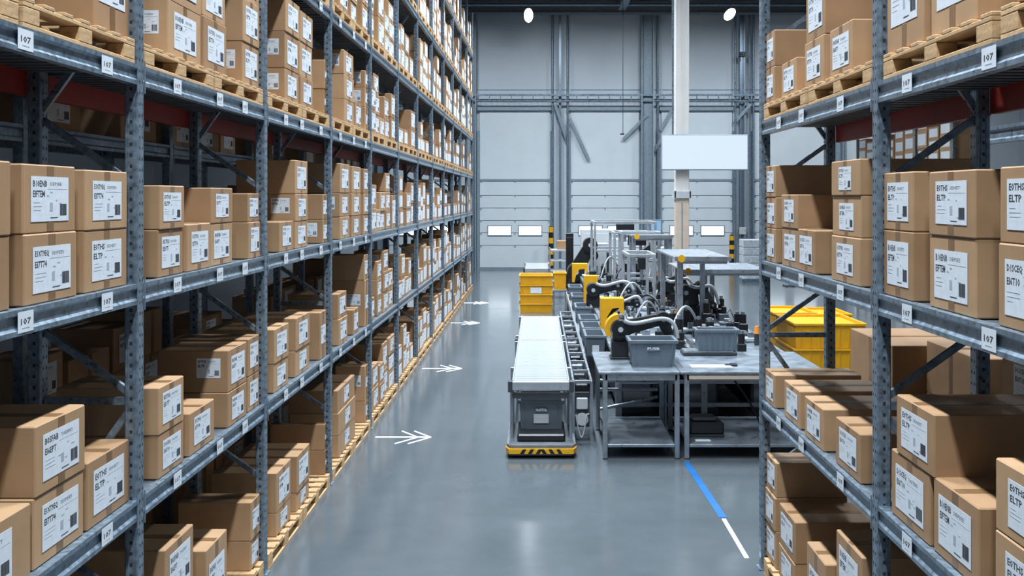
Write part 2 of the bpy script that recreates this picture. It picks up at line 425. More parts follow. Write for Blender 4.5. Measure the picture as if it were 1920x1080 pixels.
# ------------------------------------------------------------ pallets
def pallet(side, lvl, bay, k, xf, y0, z, L=1.12, D=.6, full=True, hgt=.13):
    s = -1 if side == 'left' else 1
    lab = 'wooden pallet under the cartons, %s on %s, %s, %s rack' % (('nearer one' if k == 0 else 'farther one'), LVN[lvl], bayname(side, bay), side)
    root = thing('pallet', lab, 'pallet', (xf+s*D/2, y0+L/2, z), 'wooden pallets in the %s rack' % side)
    hx, hy = D/2, L/2
    key = (full, L, D)
    if not full:
        if key not in PALC:
            mb = MB(); pal_parts(mb, hx, hy, hgt); PALC[key] = mb.mesh('pallet', ['wood'])
        loc = root.location.copy(); lb = root['label']; gp = root['group']
        bpy.data.objects.remove(root)
        o = link('pallet', PALC[key], None, tuple(loc)); tag(o, lb, 'pallet', gp); return
    if key not in PALC:
        db = MB(); db.box(-hx, hx, -.05, .05, 0, .018, 0, .003)
        st = MB(); st.box(-.05, .05, -hy, hy, 0, .02, 0, .003)
        bk = MB(); bk.box(-.05, .05, -.07, .07, 0, .062, 0, .004)
        PALC[key] = (db.mesh('deck_board', ['wood']), st.mesh('stringer_board', ['wood']), bk.mesh('block', ['wood']))
    db, st, bk = PALC[key]
    for i in range(7): link('deck_board', db, root, (0, -hy+.05+i*(L-.1)/6, .112))
    for x in (-hx+.05, 0, hx-.05):
        link('stringer_board', st, root, (x, 0, .092)); link('bottom_board', st, root, (x, 0, 0.0))
        for y in (-hy+.07, 0, hy-.07): link('block', bk, root, (x, y, .02), scale=(1, 1, 1.15))
PALC = {}
def pal_parts(mb, hx, hy, h):
    for i in range(7):
        y = -hy+.05+i*(2*hy-.1)/6; mb.box(-hx, hx, y-.05, y+.05, .112, .13)
    for x in (-hx+.05, 0, hx-.05):
        mb.box(x-.05, x+.05, -hy, hy, .092, .112); mb.box(x-.05, x+.05, -hy, hy, 0, .02)
        for y in (-hy+.07, 0, hy-.07): mb.box(x-.05, x+.05, y-.07, y+.07, .02, .092)
ORD = ['first','second','third','fourth','fifth','sixth','seventh','eighth','ninth','tenth','eleventh','twelfth','thirteenth']
LVN = {0: 'floor level', 1: 'first shelf', 2: 'second shelf', 3: 'third shelf', 4: 'fourth shelf', 5: 'fifth shelf', 6: 'sixth shelf'}
def bayname(side, bay): return ORD[bay]+' bay'
PH = .13
for lvl in (0, 3, 4, 5, 6):
    for bay in range(12):
        if lvl == 4 and bay < 2: continue
        if lvl == 5 and bay < 4: continue
        if lvl == 6 and bay < 6: continue
        for k in range(2):
            pallet('left', lvl, bay, k, XLF-.0 if lvl == 0 else XLF-.005, LY[bay]+.07+k*1.22, SHL[lvl], 1.18, .58, full=(bay < 4))
for lvl in (0, 3):
    for bay in range(2):
        for k in range(2):
            pallet('right', lvl, bay, k, XRF+.005, RY[bay]+.08+k*1.34, SHR[lvl], 1.26, .58)

# ------------------------------------------------------------ cartons
CART = []
cnt = {}
def stack(side, lvl, bay, y0, y1, tops, depth=.56, inset=.03, xface=None, sidelab=(), z0=None, shape=None, labk=.66, jit=True):
    s = -1 if side.startswith('left') or side == 'rear left' else 1
    if xface is None: xface = (XLF if s < 0 else XRF)
    c = cnt.get((side, lvl, bay), 0); cnt[(side, lvl, bay)] = c+1
    z = z0
    for i, zt in enumerate(tops):
        ji = inset+(R.uniform(0, .015) if jit else 0)
        dy = R.uniform(-.004, .004) if jit else 0
        xa = xface+s*ji; d = depth-(R.uniform(0, .02) if jit else 0)
        CART.append(dict(side=side, lvl=lvl, bay=bay, col=c, i=i, n=len(tops), x0=min(xa, xa+s*d), x1=max(xa, xa+s*d),
                         y0=y0+.004+dy, y1=y1-.004+dy, z0=z+.001, z1=zt, s=s, sl=i in sidelab, lk=labk))
        z = zt
def baseL(lvl): return SHL[lvl]+(PH if lvl in (0, 3, 4, 5, 6) else 0)
def baseR(lvl): return SHR[lvl]+(PH if lvl in (0, 3) else 0)
lastY = {}
def SL(lvl, bay, xl, xr, tops, depth=.56, **kw):
    y0 = F*2.2/(VX-xl); y1 = F*2.2/(VX-xr)
    y0 = max(y0, LY[bay]+.05, lastY.get((0, lvl, bay), 0)+.002); y1 = min(y1, LY[bay+1]-.048)
    lastY[(0, lvl, bay)] = y1
    stack('left', lvl, bay, y0, y1, tops, depth, z0=baseL(lvl), **kw)
def SR(lvl, bay, xl, xr, tops, depth=.56, **kw):   # bay index 0 = nearest; list far to near
    y0 = F*1.82/(xr-VX); y1 = F*1.82/(xl-VX)
    y1 = min(y1, RY[bay+1]-.048, lastY.get((1, lvl, bay), 99)-.002); y0 = max(y0, RY[bay]+.05)
    lastY[(1, lvl, bay)] = y0
    stack('right', lvl, bay, y0, y1, tops, depth, z0=baseR(lvl), **kw)
# second shelf
SL(2, 0, -190, 22, [2.84, 3.15]); SL(2, 0, 45, 145, [2.84, 3.145]); SL(2, 0, 160, 240, [2.835, 3.135], depth=.5)
SL(2, 1, 299, 346, [2.81, 3.07]); SL(2, 1, 352, 396, [2.83], depth=.5); SL(2, 1, 398, 439, [2.82, 3.065], depth=.5); SL(2, 1, 467, 497, [2.81, 3.03])
SL(2, 2, 526, 552, [2.79]); SL(2, 2, 556, 579, [2.78, 3.03, 3.34], sidelab=(1,)); SL(2, 2, 605, 625, [2.77, 3.03], depth=.5, sidelab=(0,))
SL(2, 3, 639, 657, [2.78, 3.05, 3.38], sidelab=(1,)); SL(2, 3, 661, 678, [2.78, 3.05, 3.37]); SL(2, 3, 682, 696, [2.78, 3.05, 3.36])
# first shelf
SL(1, 0, -120, 60, [1.677]); SL(1, 0, 68, 163, [1.676, 1.993], depth=.6); SL(1, 0, 168, 250, [1.696], depth=.5)
SL(1, 1, 298, 346, [1.616, 1.895], depth=.6); SL(1, 1, 356, 403, [1.634], depth=.45); SL(1, 1, 429, 464, [1.61, 1.912], depth=.52, sidelab=(1,)); SL(1, 1, 468, 503, [1.63, 1.92], depth=.58)
SL(1, 2, 516, 543, [1.604, 1.895], depth=.58); SL(1, 2, 556, 582, [1.6, 1.9], depth=.58); SL(1, 2, 600, 612, [1.84], depth=.4)
SL(1, 3, 636, 652, [1.65, 1.93]); SL(1, 3, 663, 673, [1.66], depth=.3); SL(1, 3, 684, 699, [1.95, 2.27], depth=.5, sidelab=(0,))
# floor
SL(0, 0, 60, 200, [.5, .8]); SL(0, 0, 205, 255, [.5])
SL(0, 1, 313, 367, [.53, .907], depth=.58); SL(0, 1, 387, 427, [.657], depth=.5); SL(0, 1, 472, 503, [.36, .66], depth=.58)
SL(0, 2, 521, 548, [.33, .67]); SL(0, 2, 557, 581, [.3, .64], depth=.58); SL(0, 2, 611, 629, [.38, .65], depth=.58)
SL(0, 3, 635, 667, [.37, .62, .87], depth=.55); SL(0, 3, 686, 699, [.4, .85], depth=.4, sidelab=(1,))
# third shelf
SL(3, 0, -160, 30, [4.3]); SL(3, 0, 180, 262, [4.38], depth=.56)
SL(3, 1, 319, 381, [4.19, 4.56], depth=.5, sidelab=(0,)); SL(3, 1, 383, 426, [4.2, 4.5], depth=.5); SL(3, 1, 458, 495, [4.17, 4.5, 4.78], depth=.5, sidelab=(0,))
SL(3, 2, 537, 563, [4.13, 4.45, 4.76], depth=.5, sidelab=(0, 1)); SL(3, 2, 565, 588, [4.13, 4.45, 4.74], depth=.5); SL(3, 2, 610, 631, [4.12, 4.42], depth=.45)
SL(3, 3, 646, 664, [4.12, 4.4, 4.68], depth=.5, sidelab=(2,)); SL(3, 3, 667, 679, [4.16], depth=.5); SL(3, 3, 686, 698, [4.15, 4.4, 4.62], depth=.5, sidelab=(1, 2))
# right rack, far bay (bay 1)
SR(2, 1, 1429, 1452, [2.757, 3.0, 3.248], depth=.7); SR(2, 1, 1463, 1494, [2.774, 3.02], depth=.56); SR(2, 1, 1495, 1527, [2.78], depth=.5); SR(2, 1, 1558, 1612, [2.766, 3.009, 3.22], depth=.7)
SR(2, 0, 1652, 1712, [2.83, 3.127], depth=.45); SR(2, 0, 1740, 1828, [2.825, 3.118], depth=.55); SR(2, 0, 1868, 1990, [2.82, 3.12], depth=.55)
SR(3, 1, 1427, 1450, [4.02, 4.303], depth=.5); SR(3, 1, 1462, 1490, [4.0], depth=.4); SR(3, 1, 1508, 1544, [4.046, 4.40], depth=.57); SR(3, 1, 1554, 1597, [4.04], depth=.5)
SR(3, 0, 1661, 1730, [4.3], depth=.5); SR(3, 0, 1742, 1828, [4.25], depth=.55); SR(3, 0, 1905, 2050, [4.25], depth=.55)
SR(1, 1, 1428, 1453, [1.628], depth=.68); SR(1, 1, 1467, 1497, [1.64], depth=.65); SR(1, 1, 1508, 1544, [1.643], depth=.65); SR(1, 1, 1565, 1612, [1.655], depth=.55)
SR(1, 0, 1669, 1742, [1.704], depth=.6); SR(1, 0, 1748, 1834, [1.712], depth=.4)
SR(1, 0, 1864, 2000, [1.678, 1.962], depth=.55)
SR(0, 1, 1426, 1453, [.42, .68, .95], depth=.56); SR(0, 1, 1458, 1488, [.376, .677], depth=.56); SR(0, 1, 1509, 1544, [.65], depth=.45); SR(0, 1, 1564, 1613, [.55, .957], depth=.5)
SR(0, 0, 1700, 1850, [.55, .85], depth=.5)
# wide carton resting on the two in the right rack
CART.append(dict(side='right', lvl=1, bay=0, col=0, i=1, n=2, x0=XRF+.03, x1=XRF+.68, y0=F*1.82/(1752-VX), y1=F*1.82/(1681-VX), z0=1.706, z1=2.0, s=1, sl=False, lk=.7, only='wide brown carton topping the first stack, right rack, first bay, first shelf'))
# far bays
spec = {0: (.5, .85), 1: (.5, .9), 2: (.5, .9), 3: (.45, .85), 4: (.6, 1.0), 5: (.6, 1.1), 6: (.7, 1.05)}
for lvl in range(7):
    for bay in range(2, 12):
        if lvl <= 3 and bay < 4: continue
        if lvl == 5 and bay < 4: continue
        if lvl == 6 and bay < 6: continue
        y = LY[bay]+.06+R.uniform(0, .1); ye = LY[bay+1]-.06
        while y < ye-.3:
            w = R.uniform(.36, .6) if bay < 8 else R.uniform(.5, .7); w = min(w, ye-y)
            if R.random() < .1: y += .25; continue
            lo, hi = spec[lvl]; tot = R.uniform(lo, hi) if R.random() < .75 else lo*.6
            nn = max(1, round(tot/R.uniform(.27, .38))); z0 = baseL(lvl)
            stack('left', lvl, bay, y, y+w, [z0+tot*(i+1)/nn for i in range(nn)], depth=R.uniform(.4, .56), inset=R.uniform(.02, .06), z0=z0, sidelab=((nn-1,) if R.random() < .3 else ()), labk=.8)
            y += w+R.choice((.01, .02, .05))
# shadowed rear rows
for lvl in (0, 1, 2, 3):
    for bay in range(6):
        y = 3.9+2.54*bay+.1; ye = y+2.3
        while y < ye-.4:
            w = R.uniform(.45, .8); w = min(w, ye-y)
            if R.random() < .8:
                tot = R.uniform(.35, .8); nn = 2 if tot > .5 else 1
                stack('rear left', lvl, bay, y, y+w, [SHB[lvl]+tot*(i+1)/nn for i in range(nn)], depth=.5, xface=-3.25, z0=SHB[lvl], labk=.55)
            y += w+.06
for lvl in (1, 2):
    for y, w, tot, nn in ((4.3, .7, .75, 2), (5.1, .6, .6, 1), (5.8, .75, .72, 2)):
        stack('rear right', lvl, 0, y, y+w, [SHB[lvl]+tot*(i+1)/nn for i in range(nn)], depth=.5, xface=2.95, z0=SHB[lvl], labk=.6)
for lvl, zz in ((1, 2.0), (2, 3.9), (3, 5.8), (0, 0)):
    for b in range(3):
        for k in range(3):
            tot = R.uniform(.8, 1.4); nn = 3; y = 26+2.6*b+.15+k*.8
            stack('far right', lvl, b, y, y+.72, [zz+tot*(i+1)/nn for i in range(nn)], depth=.8, xface=10.6, z0=zz, labk=.8)
# free-standing carton piles on the floor behind the right rack
for x0, x1, y0, y1, hs in ((2.86, 3.5, 8.2, 9.3, (.45, .9, 1.35, 1.8)), (3.1, 3.9, 7.15, 8.1, (.5, 1.0, 1.45, 1.86)), (2.95, 3.4, 6.95, 7.1, ())):
    for i in range(len(hs)):
        CART.append(dict(side='pile', lvl=0, bay=0 if y0 > 8 else 1, col=0, i=i, n=len(hs), x0=x0+R.uniform(0, .01), x1=x1, y0=y0, y1=y1, z0=(hs[i-1] if i else 0)+.001, z1=hs[i], s=1, sl=(i == 2), lk=.45))

BOXM = {}
def box_mesh(w, d, h, ch=.006):
    mb = MB(); mb.box(-w/2, w/2, -d/2, d/2, 0, h, 0, ch)
    return mb
for c in CART:
    ycen = (c['y0']+c['y1'])/2; near = c['y0']
    xf = c['x1'] if c['s'] < 0 else c['x0']
    px0 = VX+F*xf/c['y0']; px1 = VX+F*xf/c['y1']; pz = VY-F*(c['z0']-3)/c['y0']; pz1 = VY-F*(c['z1']-3)/c['y1']
    vis = 1.
    if min(px0, px1) > 1920 or max(px0, px1) < -200: vis = .02
    if pz1 > 1080 or pz < 0: vis = .02
    if c['side'].startswith('rear'): vis = .35
    if c['side'] == 'far right': vis = .15
    hgt = (c['z1']-c['z0'])*F/ycen
    c['size'] = vis*hgt*(abs(px1-px0)+.4*(c['x1']-c['x0'])*F/ycen)
CART.sort(key=lambda c: -c['size'])
POS = {1: ['single'], 2: ['bottom', 'top'], 3: ['bottom', 'middle', 'top'], 4: ['bottom', 'second', 'third', 'top']}
def carton_label(c):
    if 'only' in c: return c['only']
    pos = POS[min(c['n'], 4)][min(c['i'], 3)] if c['n'] > 1 else 'single'
    w = c['y1']-c['y0']; h = c['z1']-c['z0']
    ad = 'large' if w*h > .2 else ('narrow' if w < .3 else ('squat' if h < .25 else 'brown'))
    if c['side'] == 'pile':
        return 'plain brown carton, %s in the %s pile standing behind the short right rack' % (pos, ['farther', 'nearer'][c['bay']])
    rk = {'left': 'left rack', 'right': 'right rack', 'rear left': 'rack behind left rack', 'rear right': 'rack behind right rack', 'far right': 'distant rack'}[c['side']]
    return '%s %s carton, %s stack, %s bay from camera, %s, %s' % (ad, pos, ORD[c['col']], ORD[c['bay']], LVN[c['lvl']].replace('floor level', 'floor'), rk)
# stack order: count from the camera in the right rack too
groups = {}
for c in CART:
    if 'only' in c: continue
    groups.setdefault((c['side'], c['lvl'], c['bay']), set()).add((round(c['y0'], 1), c['col']))
for c in CART:
    if 'only' in c or c['side'] == 'pile': continue
    cols = sorted({g[1]: g[0] for g in groups[(c['side'], c['lvl'], c['bay'])]}.items(), key=lambda t: t[1])
    c['col2'] = [k for k, _ in cols].index(c['col'])
for c in CART:
    if 'col2' in c: c['col'] = c['col2']
MAXC = 296
gname = {'left': 'cartons in the long left rack', 'right': 'cartons in the short right rack', 'rear left': 'cartons in the rack behind the left rack', 'rear right': 'cartons in the rack behind the right rack', 'pile': 'cartons piled behind the right rack', 'far right': 'cartons in the distant rack'}
far = MB()
def lab_quad(mb, c, cx, cy, cz, w, d, h, m=1):
    # label slab on the aisle face
    s = c['s']; lw = d*.5*c['lk']+.0; lh = h*.5*.72
    x = cx-s*(w/2); e = .004
    mb.box(x, x-s*e, cy-d*.5*c['lk'], cy+d*.5*c['lk'], cz+h*.5-h*.34, cz+h*.5+h*.34, m)
for n, c in enumerate(CART):
    w = c['x1']-c['x0']; d = c['y1']-c['y0']; h = c['z1']-c['z0']
    cx = (c['x0']+c['x1'])/2; cy = (c['y0']+c['y1'])/2; z0 = c['z0']; s = c['s']
    if n >= MAXC:
        far.box(c['x0'], c['x1'], c['y0'], c['y1'], c['z0'], c['z1'], 0)
        lab_quad(far, c, cx, cy, z0, w, d, h)
        if c['sl']: far.box(cx-s*w*.0-.1, cx-s*w*.0+.08, c['y0']-.003, c['y0'], z0+h*.5, z0+h*.8, 1)
        continue
    if c['y0'] > 15 or c['side'] in ('far right',):
        mb = box_mesh(w, d, h, .005)
        ly = .5*d*c['lk']; x = -s*w/2
        mb.box(x, x-s*.003, -ly, ly, h*.15, h*.85, 1)
        mb.box(-w/2-.001, w/2+.001, -.025, .025, h-.0, h+.001, 2)
        mb.box(x, x-s*.0015, -.025, .025, 0.002, h, 2)
        # print lines
        mb.box(x-s*.003, x-s*.0045, -ly*.85, -ly*.1, h*.68, h*.76, 3); mb.box(x-s*.003, x-s*.0045, -ly*.85, -ly*.3, h*.52, h*.6, 3)
        mb.box(x-s*.003, x-s*.0045, s*-ly*.3+ly*.0-ly*.0, s*-ly*.85, h*.22, h*.4, 3)
        if c['sl']: mb.box(-s*w*.35, -s*w*.05, -d/2-.003, -d/2, h*.45, h*.8, 1)
        o = mb.build('carton', ['card', 'paper', 'tape', 'faint'], None, (cx, cy, z0)); tag(o, carton_label(c), 'cardboard box', gname[c['side']]); continue
    root = thing('carton', carton_label(c), 'cardboard box', (cx, cy, z0), gname[c['side']])
    b = box_mesh(w, d, h)
    b.box(-w/2+.004, w/2-.004, -.0015, .0015, h, h+.0006, 1)
    b.build('box_body', ['card', 'ink'], root)
    tp = MB(); x = -s*w/2; tw = .032
    tp.box(-w/2+.006, w/2-.006, -tw, tw, h+.0007, h+.0016, 0)
    tp.box(x, x-s*.0012, -tw, tw, h*.0+.006, h-.005, 0)
    tp.build('packing_tape', ['tape'], root)
    if c['side'] == 'pile' or (c['side'] == 'rear left' and R.random() < .5): continue
    # shipping label
    k = c['lk']; lw = min(d*(k+.06), .42 if d < .6 else .5); lh = min(h*.66, lw*.85); lw = min(lw, lh*1.75)
    k_ = R.randrange(6)
    link('shipping_label', LAB[k_], root, (x-s*.0012, R.uniform(-.01, .02)*d, h*.5+R.uniform(-.02, .02)*h), rz=(PI/2 if s < 0 else -PI/2), scale=(lw, 1, lh/.72))
    if c['sl']:
        link('shipping_label', LAB[(k_+2) % 6], root, (-s*(w/2-.14), -d/2, h*.58), rz=0, scale=(.17, 1, .14/.72))
if far.v:
    o = far.build('distant_cartons', ['card', 'paper']); tag(o, 'mass of small brown labelled cartons filling the farthest bays of the racks', 'cardboard boxes', None, 'stuff')

# ------------------------------------------------------------ floor marks
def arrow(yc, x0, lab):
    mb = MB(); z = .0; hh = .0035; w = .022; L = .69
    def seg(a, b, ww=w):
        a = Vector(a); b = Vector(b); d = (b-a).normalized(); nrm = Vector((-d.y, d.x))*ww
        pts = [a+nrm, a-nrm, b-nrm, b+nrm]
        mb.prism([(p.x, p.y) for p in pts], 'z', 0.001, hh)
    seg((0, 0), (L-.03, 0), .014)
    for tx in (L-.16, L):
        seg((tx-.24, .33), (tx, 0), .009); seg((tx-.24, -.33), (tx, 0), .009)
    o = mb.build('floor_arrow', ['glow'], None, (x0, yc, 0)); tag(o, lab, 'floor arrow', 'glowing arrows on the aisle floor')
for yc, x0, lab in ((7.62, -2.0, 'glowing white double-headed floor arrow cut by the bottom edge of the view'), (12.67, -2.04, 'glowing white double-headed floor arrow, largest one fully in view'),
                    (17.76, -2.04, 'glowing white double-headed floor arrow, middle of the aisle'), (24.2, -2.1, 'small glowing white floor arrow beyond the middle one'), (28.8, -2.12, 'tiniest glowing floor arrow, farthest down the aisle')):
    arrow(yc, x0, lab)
def strip(name, a, b, w, mt, lab, cat):
    ya = 5700/(a[1]-370); yb = 5700/(b[1]-370)
    A = Vector((X_(a[0], ya), ya)); B = Vector((X_(b[0], yb), yb)); d = (B-A).normalized(); nr = Vector((-d.y, d.x))*w/2
    mb = MB(); mb.prism([(p.x, p.y) for p in (A+nr, A-nr, B-nr, B+nr)], 'z', .0008, .0035); tag(mb.build(name, [mt]), lab, cat)
strip('floor_tape', (1287, 867), (1356, 971), .075, 'blue', 'bright blue line taped on the floor in front of the work tables', 'floor tape')
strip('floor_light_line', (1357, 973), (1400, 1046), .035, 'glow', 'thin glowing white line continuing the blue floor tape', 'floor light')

# ------------------------------------------------------------ totes and crates
def tote(label, cx, cy, z, w, d, h, mt='tote', logo=None, sticker=True, group=None, taper=.035, rz=0, name='storage_tote', cat='tote', contents=None):
    root = thing(name, label, cat, (cx, cy, z), group, rz)
    mb = MB(); t = .008; a = taper
    # outer and inner tapered walls
    def ring(hw, hd, zz): return [(-hw, -hd, zz), (hw, -hd, zz), (hw, hd, zz), (-hw, hd, zz)]
    o0 = ring(w/2-a, d/2-a, .0); o1 = ring(w/2, d/2, h); i1 = ring(w/2-.02, d/2-.02, h); i0 = ring(w/2-a-.02, d/2-a-.02, .012)
    vs = o0+o1+i1+i0
    fs = [(0,3,2,1)]+[(k, (k+1) % 4, 4+(k+1) % 4, 4+k) for k in range(4)]+[(4+k, 4+(k+1) % 4, 8+(k+1) % 4, 8+k) for k in range(4)]+[(8+k, 8+(k+1) % 4, 12+(k+1) % 4, 12+k) for k in range(4)]+[(12,13,14,15)]
    mb.add(vs, fs); mb.build('tote_body', [mt], root)
    rm = MB(); rr = .018
    rm.box(-w/2-rr, w/2+rr, -d/2-rr, -d/2+.004, h-.035, h+.004, 0, .004); rm.box(-w/2-rr, w/2+rr, d/2-.004, d/2+rr, h-.035, h+.004, 0, .004)
    rm.box(-w/2-rr, -w/2+.004, -d/2+.004, d/2-.004, h-.035, h+.004, 0, .004); rm.box(w/2-.004, w/2+rr, -d/2+.004, d/2-.004, h-.035, h+.004, 0, .004)
    rm.build('rim', [mt], root)
    nr = 7
    for sx in [(-.5+.08+i*.84/(nr-1)) for i in range(nr)]:
        f0 = -d/2+a; f1 = -d/2
        if .3 < abs(sx) or abs(sx) > .44 or logo is None and not sticker:
            rb = MB(); x0 = sx*(w-2*a); x1 = sx*w
            rb.add([(x0-.006, f0-.0, .01), (x0+.006, f0-.0, .01), (x1+.006, f1, h-.035), (x1-.006, f1, h-.035), (x0-.006, f0-.012, .01), (x0+.006, f0-.012, .01), (x1+.006, f1-.012, h-.035), (x1-.006, f1-.012, h-.035)],
                   [(0,3,2,1),(4,5,6,7),(0,1,5,4),(1,2,6,5),(2,3,7,6),(3,0,4,7)]); rb.build('rib', [mt], root)
    if logo:
        lg = MB(); lg.box(-w*.14, w*.14, -.001, 0, -.01, h*.13, 1); put_text(lg, logo, -w*.13, .002, w*.26, h*.1, -.002, 0); lo = lg.build('logo_plate', ['paper', 'tote'], root, (0, -d/2+a*(.33)-.014, h*.64)); lo['label'] = 'grey plate with pale raised lettering'
    if sticker:
        st = MB(); hs = .33 if name == 'yellow_crate' else .16; st.box(-w*.17, w*.17, -.002, 0, -h*hs, h*hs); st.build('label_card', ['paper'], root, (0, -d/2+a*.55-.012, h*.38))
    if contents:
        ct = MB(); ct.box(-w/2+a+.01, w/2-a-.01, -d/2+a+.01, d/2-a-.01, .015, h*(.9 if mt == 'yellow' else .55), 0, .01); ct.build('packed_parts', [contents], root)
    return root

# ------------------------------------------------------------ mobile cart, roller conveyor
yb0 = 11.62
root = thing('mobile_robot_cart', 'low dark mobile robot base with yellow and black bumper under the roller conveyor', 'robot cart', (.03, yb0+.6, 0))
mb = MB(); pr = [(-.4, -.48), (-.36, -.58), (.36, -.58), (.4, -.48), (.4, .6), (-.4, .6)]
mb.prism(pr, 'z', .11, .15); mb.prism([(x*.97, y*.97) for x, y in pr], 'z', .03, .11, 0); mb.build('chassis', ['mgrey'], root)
mb = MB(); bp = [(-.41, -.46), (-.41, -.5), (-.37, -.61), (.37, -.61), (.41, -.5), (.41, -.46), (.37, -.5), (.35, -.57), (-.35, -.57), (-.37, -.5)]
mb.prism(bp, 'z', .06, .115, 0)
bm_ = mb.build('bumper', ['yellow'], root)
for s_ in (-1, 1):
    for q in (0.02, .11, .2):
        st = MB(); st.add([(s_*q, -.6115, .061), (s_*(q+.045), -.6115, .061), (s_*(q+.01), -.6115, .114), (s_*(q-.03), -.6115, .114)], [(0,1,2,3) if s_ > 0 else (3,2,1,0)]); st.build('black_stripe', ['black'], bm_)
for sx in (-.3, .3):
    for sy in (-.4, .45):
        w = MB(); w.cyl((sx-.03, sy, .06), (sx+.03, sy, .06), .06, 16); w.build('wheel', ['black'], root)
mb = MB(); mb.box(-.28, .28, -.42, .3, .15, .24, 0, .02); mb.build('lift_deck', ['black'], root)
for sx in (-.35, .35):
    for sy in (-.2, .45):
        mb = MB(); mb.box(sx-.018, sx+.018, sy-.02, sy+.02, .15, .715, 0, .004); mb.build('lift_post', ['steel'], root)
tote('grey plastic tote with white card riding on the mobile robot base', .03, 12.35, .24, .52, .6, .34, logo='esta', taper=.02)
def conveyor(label, y0, y1, x0=-.31, x1=.36, z=.84, rp=.115, legs=None, zl=0):
    root = thing('roller_conveyor', label, 'conveyor', ((x0+x1)/2, y0, 0), 'roller conveyor sections beside the work tables')
    w = (x1-x0)/2; L = y1-y0
    for s_ in (-1, 1):
        mb = MB(); mb.prism([(s_*(w-.035), z-.09), (s_*w, z-.09), (s_*w, z+.012), (s_*(w-.012), z+.012), (s_*(w-.012), z-.07), (s_*(w-.035), z-.07)], 'y', 0, L); mb.build('side_rail', ['alu'], root)
    nr = int(L/rp)
    rm = MB(); rm.cyl((-w+.014, 0, 0), (w-.014, 0, 0), .036, 16); rme = rm.mesh('roller', ['roller'])
    for i in range(nr): link('roller', rme, root, (0, (i+.5)*L/nr, z-.038))
    for yy in (legs or (.03, L-.06)):
        for s_ in (-1, 1):
            mb = MB(); mb.box(s_*(w+.0), s_*(w+.045), yy, yy+.05, zl, z-.0, 0, .004); mb.box(s_*(w-.03), s_*(w+.06), yy-.02, yy+.07, zl, zl+.015); mb.build('leg', ['steel'], root)
    mb = MB(); mb.box(-w, w, -.03, -.002, z-.1, z+.0, 0, .004); mb.box(-w-.05, -w, -.06, .05, z-.12, z+.01, 1, .006); mb.box(w, w+.05, -.06, .05, z-.12, z+.01, 1, .006); mb.build('end_plate', ['alu', 'dgrey'], root)
    mb = MB(); mb.box(-w, w, .0, .06, z-.2, z-.14); mb.build('cross_bar', ['dgrey'], root)
    return root
conveyor('nearest roller conveyor section, rising above the mobile robot base and tote', 11.9, 15.38, legs=(.06+.9, 3.3))
conveyor('farther roller conveyor section, running towards the yellow crate stack', 15.44, 18.5, legs=(.4, 2.9))
# near posts that stand on the cart platform sides
# yellow crates
for i in range(4):
    tote(['yellow crate at the bottom of the stack at the far conveyor end', 'yellow crate second from the floor in the stack at the conveyor end', 'yellow crate third from the floor in the stack, bearing a paper label', 'yellow crate on top of the stack at the conveyor end'][i],
         X_(1005, 26.3), 26.75, .0+i*.245, .85, .8, .235, 'yellow', None, i == 2, 'stacked yellow crates at the far conveyor end', .02, name='yellow_crate', cat='crate')
conveyor('short distant roller table with a white top behind the yellow crate stack', 31, 33.6, X_(985, 32), X_(1028, 32), .83)
tote('small yellow crate beside the tall yellow stack, against the machines', X_(1050, 25), 25.2, .72, .3, .4, .42, 'yellow', None, False, None, .01, name='yellow_crate', cat='crate')
st = thing('equipment_stand', 'small dark stand carrying the small yellow crate', 'stand', (X_(1050, 25), 25.2, 0))
mb = MB(); mb.box(-.18, .18, -.22, .22, .66, .718, 0, .006); mb.build('stand_top', ['mgrey'], st)
for sx in (-.15, .15):
    for sy in (-.19, .19):
        mb = MB(); mb.box(sx-.02, sx+.02, sy-.02, sy+.02, 0, .66); mb.build('leg', ['steel'], st)
# big yellow bins on the right
for i, (xa, xb, ya, yb, zt) in enumerate(((4.42, 5.2, 19.0, 20.2, .84), (4.35, 5.55, 17.2, 18.6, .86), (5.25, 5.9, 19.1, 20.3, .8))):
    k = 0; 
    for j in range(2):
        tote('large yellow bin, %s of the %s pair beyond the work tables at right' % (['lower', 'upper'][j], ['farther left', 'nearer', 'farthest right'][i]), (xa+xb)/2, (ya+yb)/2, j*zt/2+.0, xb-xa, yb-ya, zt/2-.004, 'yellow', None, False, 'large yellow bins beyond the work tables', .03, name='yellow_bin', cat='bin', contents='yellow')

# ------------------------------------------------------------ work tables
def table(label, x0, x1, y0, y1, z, shelf=.17, wood=False, group='steel work tables in front of the machines'):
    root = thing('work_table', label, 'table', ((x0+x1)/2, y0, 0), group); w = (x1-x0)/2; L = y1-y0
    mb = MB(); mb.box(-w-.05, w+.0, -.02, L, z-.03, z, 0, .005); mb.build('tabletop', ['tabletop'], root)
    mb = MB(); mb.box(-w+.03, w-.03, .0, .03, z-.10, z-.031); mb.build('apron', ['steel'], root)
    if wood: mb = MB(); mb.box(-w+.05, w-.03, -.012, -.001, z-.085, z-.045); mb.build('wood_strip', ['colbeige'], root)['label'] = 'worn brown edge strip under the tabletop'
    for s_ in (-1, 1):
        for yy in (.0, L-.06):
            mb = MB(); mb.box(s_*w-(.055 if s_ > 0 else 0), s_*w+(.055 if s_ < 0 else 0), yy, yy+.055, .012, z-.031, 0, .004); l = mb.build('leg', ['steel'], root)
            f = MB(); f.cyl((s_*(w-.027), yy+.027, 0), (s_*(w-.027), yy+.027, .013), .03, 12); f.build('foot', ['dgrey'], l)
    mb = MB(); mb.box(-w+.056, w-.056, .01, L-.01, shelf-.035, shelf, 0, .004); mb.build('lower_shelf', ['tabletop'], root)
    for s_ in (-1, 1):
        mb = MB(); mb.box(s_*(w-.045), s_*(w-.015), .056, L-.061, z-.1, z-.032); mb.build('side_rail', ['steel'], root)
    return root
